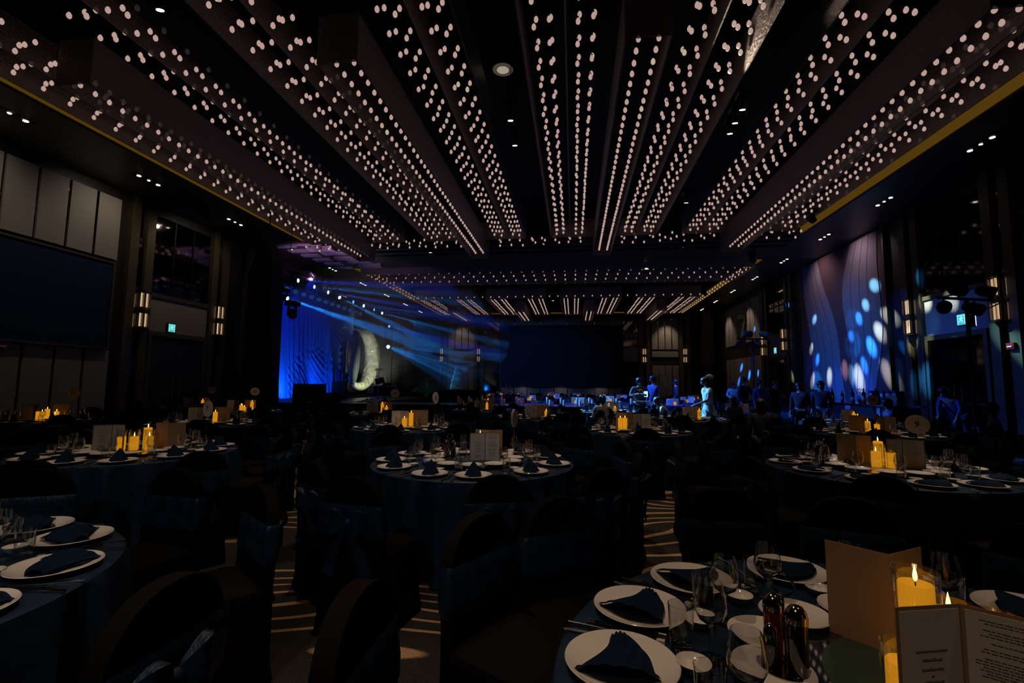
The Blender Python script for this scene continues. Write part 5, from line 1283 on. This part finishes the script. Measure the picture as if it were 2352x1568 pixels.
# ------------------------------------------------------------------ people
def skin_obj(name, V, Ed, Rd, m, parent, root=0, sub=1):
    me = bpy.data.meshes.new(name); me.from_pydata([tuple(v) for v in V], Ed, []); me.update(); me.materials.append(m)
    o = bpy.data.objects.new(name, me); COL.objects.link(o); o.parent = parent
    md = o.modifiers.new('skin', 'SKIN'); md.use_smooth_shade = True
    for i, v in enumerate(me.skin_vertices[0].data):
        r = Rd[i]; v.radius = r if isinstance(r, tuple) else (r, r); v.use_root = (i == root)
    s = o.modifiers.new('sub', 'SUBSURF'); s.levels = sub; s.render_levels = sub
    return o
def person(loc, face, label, pose='stand', h=1.7, arms=None, top=None, bottom=None, dress=None, hair='short', lean=0.0, headdown=0.0, skin=SKIN):
    """face = heading angle the person looks along; local +y is forward, +x the right hand side"""
    e = empty('person', loc, face-PI/2, label, 'person')
    k = h/1.72; ls = lean
    sit = pose == 'sit'; pz = 0.50 if sit else 0.93
    def T(x, y, z):     # torso point, leaning forward about the pelvis
        dz = z-0.93; return Vector((x, y+dz*sin(ls), pz+dz*cos(ls)))*k
    V, Ed, Rd = [], [], []
    def add(p, r, j=None):
        V.append(p); Rd.append(tuple(q*k for q in r) if isinstance(r, tuple) else r*k)
        if j is not None: Ed.append((j, len(V)-1))
        return len(V)-1
    pel = add(T(0, 0, 0.93), (0.15, 0.105)); sp = add(T(0, 0.01, 1.10), (0.125, 0.09), pel); ch = add(T(0, 0, 1.30), (0.15, 0.105), sp); nb = add(T(0, -0.01, 1.44), (0.06, 0.055), ch)
    nk = add(T(0, 0.005, 1.50), 0.048, nb)
    hd = headdown
    hc = T(0, 0.02+0.05*hd, 1.595-0.03*hd)
    h1 = add(T(0, 0.015, 1.545), (0.062, 0.066), nk); h2 = add(hc, (0.076, 0.092), h1); h3 = add(hc+Vector((0, -0.01, 0.075))*k, (0.066, 0.078), h2)
    fd = Vector((0, cos(ls+hd*0.6), -sin(ls+hd*0.6)))
    add(hc+fd*0.105*k+Vector((0, 0, -0.01))*k, 0.014, h2)                              # nose
    arms = arms or {}
    hands = []
    for s, nm in ((-1, 'L'), (1, 'R')):
        sh = add(T(s*0.175, 0, 1.395), 0.052, ch)
        el, wr = arms.get(nm, ((s*0.23, -0.02, 1.12), (s*0.23, 0.08, 0.88)))
        ue = add(T(*el), 0.040, sh); uw = add(T(*wr), 0.026, ue)
        d = (T(*wr)-T(*el)).normalized(); pm = T(*wr)+d*0.055*k; pa = add(pm, (0.036, 0.018), uw)
        side = d.cross(Vector((0, 0, 1))); side = side.normalized() if side.length > 0.1 else Vector((1, 0, 0)); side *= -s
        hands.append((pa, pm, d, side))
        for q, L in ((-0.028, 0.062), (-0.010, 0.074), (0.010, 0.070), (0.027, 0.054)):
            f1 = add(pm+d*0.045*k+side*q*k, 0.0085, pa); add(pm+d*(0.045+L)*k+side*q*1.2*k+Vector((0, 0, -0.015))*k, 0.0075, f1)
        th_ = add(pm+side*-0.034*k+d*0.004*k, 0.010, pa); add(pm+side*-0.055*k+d*0.04*k, 0.008, th_)
    legs = []
    for s in (-1, 1):
        hp_ = add(T(s*0.09, 0, 0.90), 0.088, pel)
        if sit: kn, an, to = Vector((s*0.12, 0.44, 0.50))*k, Vector((s*0.12, 0.42, 0.09))*k, Vector((s*0.12, 0.56, 0.035))*k
        else: kn, an, to = Vector((s*0.10, 0.02+0.04*s, 0.49))*k, Vector((s*0.11, 0.0+0.06*s, 0.085))*k, Vector((s*0.12, 0.14+0.06*s, 0.035))*k
        a_ = add(kn, 0.056, hp_); b_ = add(an, 0.036, a_); add(to, 0.034, b_); legs.append((kn, an, to))
    body = skin_obj('body', V, Ed, Rd, skin, e, pel)
    # ears and eyes
    er = MB()
    for s in (-1, 1): er.ball(hc+Vector((s*0.082, -0.005, 0))*k, 0.02*k, 8, 6, (0.5, 1, 1.4))
    er.build('ears', skin, e)
    ey = MB()
    for s in (-1, 1): ey.ball(hc+fd*0.087*k+Vector((s*0.031, 0, 0.018))*k, 0.010*k, 8, 6)
    ey.build('eyes', BLACKM, e)
    # hair
    hm = MB(); hm.ball(hc+Vector((0, -0.022, 0.042))*k, 0.112*k, 16, 12, (0.93, 1.0, 0.92)); hm.ball(hc+Vector((0, -0.055, -0.02))*k, 0.082*k, 14, 10, (1.12, 0.75, 1.1))
    if hair in ('long', 'bun'): hm.ball(hc+Vector((0, -0.065, -0.01))*k, 0.085*k, 14, 10, (1.05, 0.8, 1.15))
    if hair == 'bun': hm.ball(hc+Vector((0, -0.13, 0.05))*k, 0.055*k, 12, 8)
    if hair == 'long': hm.ball(hc+Vector((0, -0.07, -0.12))*k, 0.085*k, 14, 10, (1.1, 0.6, 1.3))
    hm.build('hair', HAIR, e)
    g = 0.014
    if top or dress:
        V2, E2, R2 = [], [], []
        def a2(p, r, j=None):
            V2.append(p); R2.append(tuple(q*k for q in r) if isinstance(r, tuple) else r*k)
            if j is not None: E2.append((j, len(V2)-1))
            return len(V2)-1
        p0 = a2(T(0, 0, 0.92), (0.165+g, 0.12+g)); p1 = a2(T(0, 0.01, 1.10), ((0.135 if not dress else 0.125)+g, 0.10+g), p0); p2 = a2(T(0, 0.01, 1.30), (0.155+g, 0.115+g), p1); p3 = a2(T(0, -0.005, 1.425), (0.075, 0.066), p2)
        for s, nm in ((-1, 'L'), (1, 'R')):
            el, wr = arms.get(nm, ((s*0.23, -0.02, 1.12), (s*0.23, 0.08, 0.88)))
            q0 = a2(T(s*0.175, 0, 1.395), 0.062+g*0.5, p2)
            if dress: mid_ = (T(s*0.175, 0, 1.395)+T(*el))/2; a2(mid_, 0.060, q0)
            else: q1 = a2(T(*el), 0.050+g*0.3, q0); a2((T(*wr)*0.9+T(*el)*0.1), 0.036, q1)
        skin_obj('dress_top' if dress else 'shirt', V2, E2, R2, dress or top, e, 0)
    if dress:
        rings = []
        for t in range(9):
            u_ = t/8
            if sit: c0 = Vector((0, 0.46*u_, 0.56-0.03*u_))*k; rx, rz = 0.19, 0.12
            else: c0 = (T(0, 0, 1.02)*(1-u_)+Vector((0, 0.03, 0.45))*k*u_); rx, rz = 0.135+0.06*min(1, u_*2.2)+0.05*u_, 0.115+0.03*min(1, u_*2)+0.06*u_
            ring = []
            for i in range(28):
                a = 2*PI*i/28; f = 1+0.05*u_*sin(a*7)
                ring.append(c0+(Vector((rx*cos(a)*f, rz*sin(a)*f, 0)) if not sit else Vector((rx*cos(a), 0, rz*sin(a))))*k)
            rings.append([tuple(p) for p in ring])
        MB().loft(rings).build('skirt', dress, e)
    if bottom:
        V3 = [T(0, 0, 0.94)]; E3 = []; R3 = [(0.165*k, 0.12*k)]
        for s, (kn, an, to) in zip((-1, 1), legs):
            V3.append(T(s*0.09, 0, 0.88)); R3.append(0.104*k); E3.append((0, len(V3)-1))
            V3.append(kn); R3.append(0.074*k); E3.append((len(V3)-2, len(V3)-1)); V3.append(an+Vector((0, 0, 0.02))); R3.append(0.060*k); E3.append((len(V3)-2, len(V3)-1))
        skin_obj('trousers', V3, E3, R3, bottom, e, 0)
    sh_ = MB()
    for kn, an, to in legs: sh_.tube([an+Vector((0, -0.03, -0.045)), (an+to)/2+Vector((0, 0, -0.03)), to+Vector((0, 0.03, -0.005))], [0.040*k, 0.042*k, 0.03*k], 10)
    sh_.build('shoes', BLACKP, e)
    return e
NV = mat('navy_suit', (0.012, 0.015, 0.035), 0.8); GR = mat('sea_green_shirt', (0.18, 0.42, 0.38), 0.8); WD = mat('white_dress_cloth', (0.62, 0.64, 0.66), 0.75)
GT = mat('grey_evening_cloth', (0.30, 0.34, 0.38), 0.7); TN = mat('pale_shirt', (0.40, 0.36, 0.30), 0.8); BS = mat('blue_shirt', (0.04, 0.07, 0.25), 0.8); PK = mat('dark_plum_cloth', (0.03, 0.012, 0.02), 0.8)
W_ = person((3.36, 12.45, 0), rad(190), 'standing woman in a white dress with a high bun, leaning to the table', 'stand', 1.72, dress=WD, hair='bun', lean=0.10, headdown=0.4,
            arms={'L': ((-0.24, 0.12, 1.14), (-0.17, 0.42, 1.02)), 'R': ((0.23, 0.0, 1.12), (0.24, 0.08, 0.90))})
MB().ball((0, 0, 0), 0.1, 14, 10, (0.35, 1.1, 0.75)).xform(Matrix.Translation((0.0, -0.03, 1.705))).build('white_fascinator', WD, W_)
person((0.75, 12.15, 0), rad(100), 'seated woman in pale grey seen from behind, hair pinned up', 'sit', 1.66, dress=GT, hair='bun', lean=0.25, arms={'L': ((-0.26, 0.1, 1.12), (-0.22, 0.36, 1.12)), 'R': ((0.26, 0.1, 1.12), (0.2, 0.38, 1.10))})
person((2.5, 12.85, 0), rad(170), 'seated man in a pale shirt bending his head down over the chair', 'sit', 1.7, top=TN, bottom=NV, lean=0.45, headdown=0.9, arms={'L': ((-0.24, 0.2, 1.1), (-0.12, 0.4, 1.05)), 'R': ((0.24, 0.2, 1.1), (0.12, 0.4, 1.05))})
person((1.95, 14.62, 0), rad(265), 'standing cameraman in dark clothes working a rig beside the blue lit table', 'stand', 1.74, top=PK, bottom=NV, lean=0.15, headdown=0.6, arms={'L': ((-0.26, 0.15, 1.16), (-0.1, 0.42, 1.22)), 'R': ((0.26, 0.15, 1.16), (0.1, 0.42, 1.22))})
person((2.42, 14.9, 0), rad(215), 'standing man in a blue shirt just right of the cameraman', 'stand', 1.80, top=BS, bottom=NV, headdown=0.4)
person((4.30, 20.9, 0), rad(170), 'lone dark suited man standing before the pale far wall panels', 'stand', 1.76, top=NV, bottom=NV)
person((6.35, 20.0, 0), rad(250), 'standing man in a sea green shirt looking down near the light stand', 'stand', 1.68, top=GR, bottom=NV, headdown=0.7, arms={'L': ((-0.25, 0.1, 1.14), (-0.06, 0.3, 1.12)), 'R': ((0.25, 0.1, 1.14), (0.06, 0.3, 1.12))})
person((5.95, 17.6, 0), rad(300), 'tall man in a navy suit, left of the group of three near the mural', 'stand', 1.82, top=NV, bottom=NV, arms={'L': ((-0.25, 0.1, 1.14), (-0.1, 0.32, 1.16)), 'R': ((0.23, -0.02, 1.12), (0.23, 0.08, 0.88))})
person((6.33, 17.2, 0), rad(280), 'middle guest of the group of three near the mural, in dark blue', 'stand', 1.72, top=BS, bottom=NV)
person((6.85, 17.3, 0), rad(260), 'woman on the right of the group of three, hands raised', 'stand', 1.70, dress=PK, hair='long', arms={'L': ((-0.25, 0.1, 1.14), (-0.12, 0.32, 1.2)), 'R': ((0.28, 0.12, 1.2), (0.3, 0.2, 1.38))})
person((6.0, 13.6, 0), rad(230), 'dark haired guest sitting left of the bar, half in shadow', 'stand', 1.62, top=PK, bottom=NV, headdown=0.5)
person((6.72, 14.0, 0), rad(240), 'guest in dark clothes standing at the far end of the bar', 'stand', 1.66, top=NV, bottom=NV)
person((9.0, 12.45, 0), rad(200), 'person bending over a chair by the right exit door, wearing a dark top', 'stand', 1.7, top=BS, bottom=NV, lean=0.75, headdown=0.5, arms={'L': ((-0.24, 0.25, 1.05), (-0.2, 0.45, 0.85)), 'R': ((0.24, 0.25, 1.05), (0.2, 0.45, 0.85))})
for x, y, a, lb in ((3.55, 9.62, 80, 'seated guest with dark hair seen from behind at the two candle table'), (4.15, 13.05, 100, 'seated guest behind the woman in the white dress'), (7.0, 11.6, 170, 'seated guest in dark clothes at the right of table number fifteen'), (7.05, 9.0, 150, 'seated guest by the right side aisle with back to the door')):
    person((x, y, 0), rad(a), lb, 'sit', 1.66, top=NV if x < 5 else BS, bottom=NV, hair='short' if x > 5 else 'long', lean=0.1)
# camera rig with a bright monitor held by the cameraman
rg = empty('camera_rig', (1.90, 14.22, 1.22), 0.2, 'black gimbal camera rig with a small glowing screen before the cameraman', 'camera')
MB().box(-0.07, -0.06, -0.05, 0.07, 0.08, 0.06).build('camera_body', BLACKP, rg, False)
m = MB(); m.tube([(0.16*cos(2*PI*i/16)-0.02, 0, 0.16*sin(2*PI*i/16)) for i in range(13)], 0.012, 6); m.build('gimbal_arm', STEEL, rg)
MB().box(0.14, -0.03, -0.06, 0.24, -0.02, 0.10).build('monitor_screen', mat('monitor_glow', (0.4, 0.8, 0.9), 0.5, emit=(0.35, 0.85, 1), es=1.6), rg, False)
# a white folder lying in the lap row and three laid down lamps make way for: laptop lit blue on the far row table
lt_ = empty('serving_tray', (2.02, 14.15, 1.02), 0.1, 'white oval serving tray at the cameraman elbow', 'tray')
MB().lathe([(0.001, 0), (0.2, 0.0), (0.24, 0.02), (0.235, 0.022), (0.001, 0.006)], 28).build('tray_plate', WHITE, lt_)
MB().tube([(0, 0, 0), (0, 0, -1.02)], 0.02, 8).build('tray_stand', BLACKM, lt_)
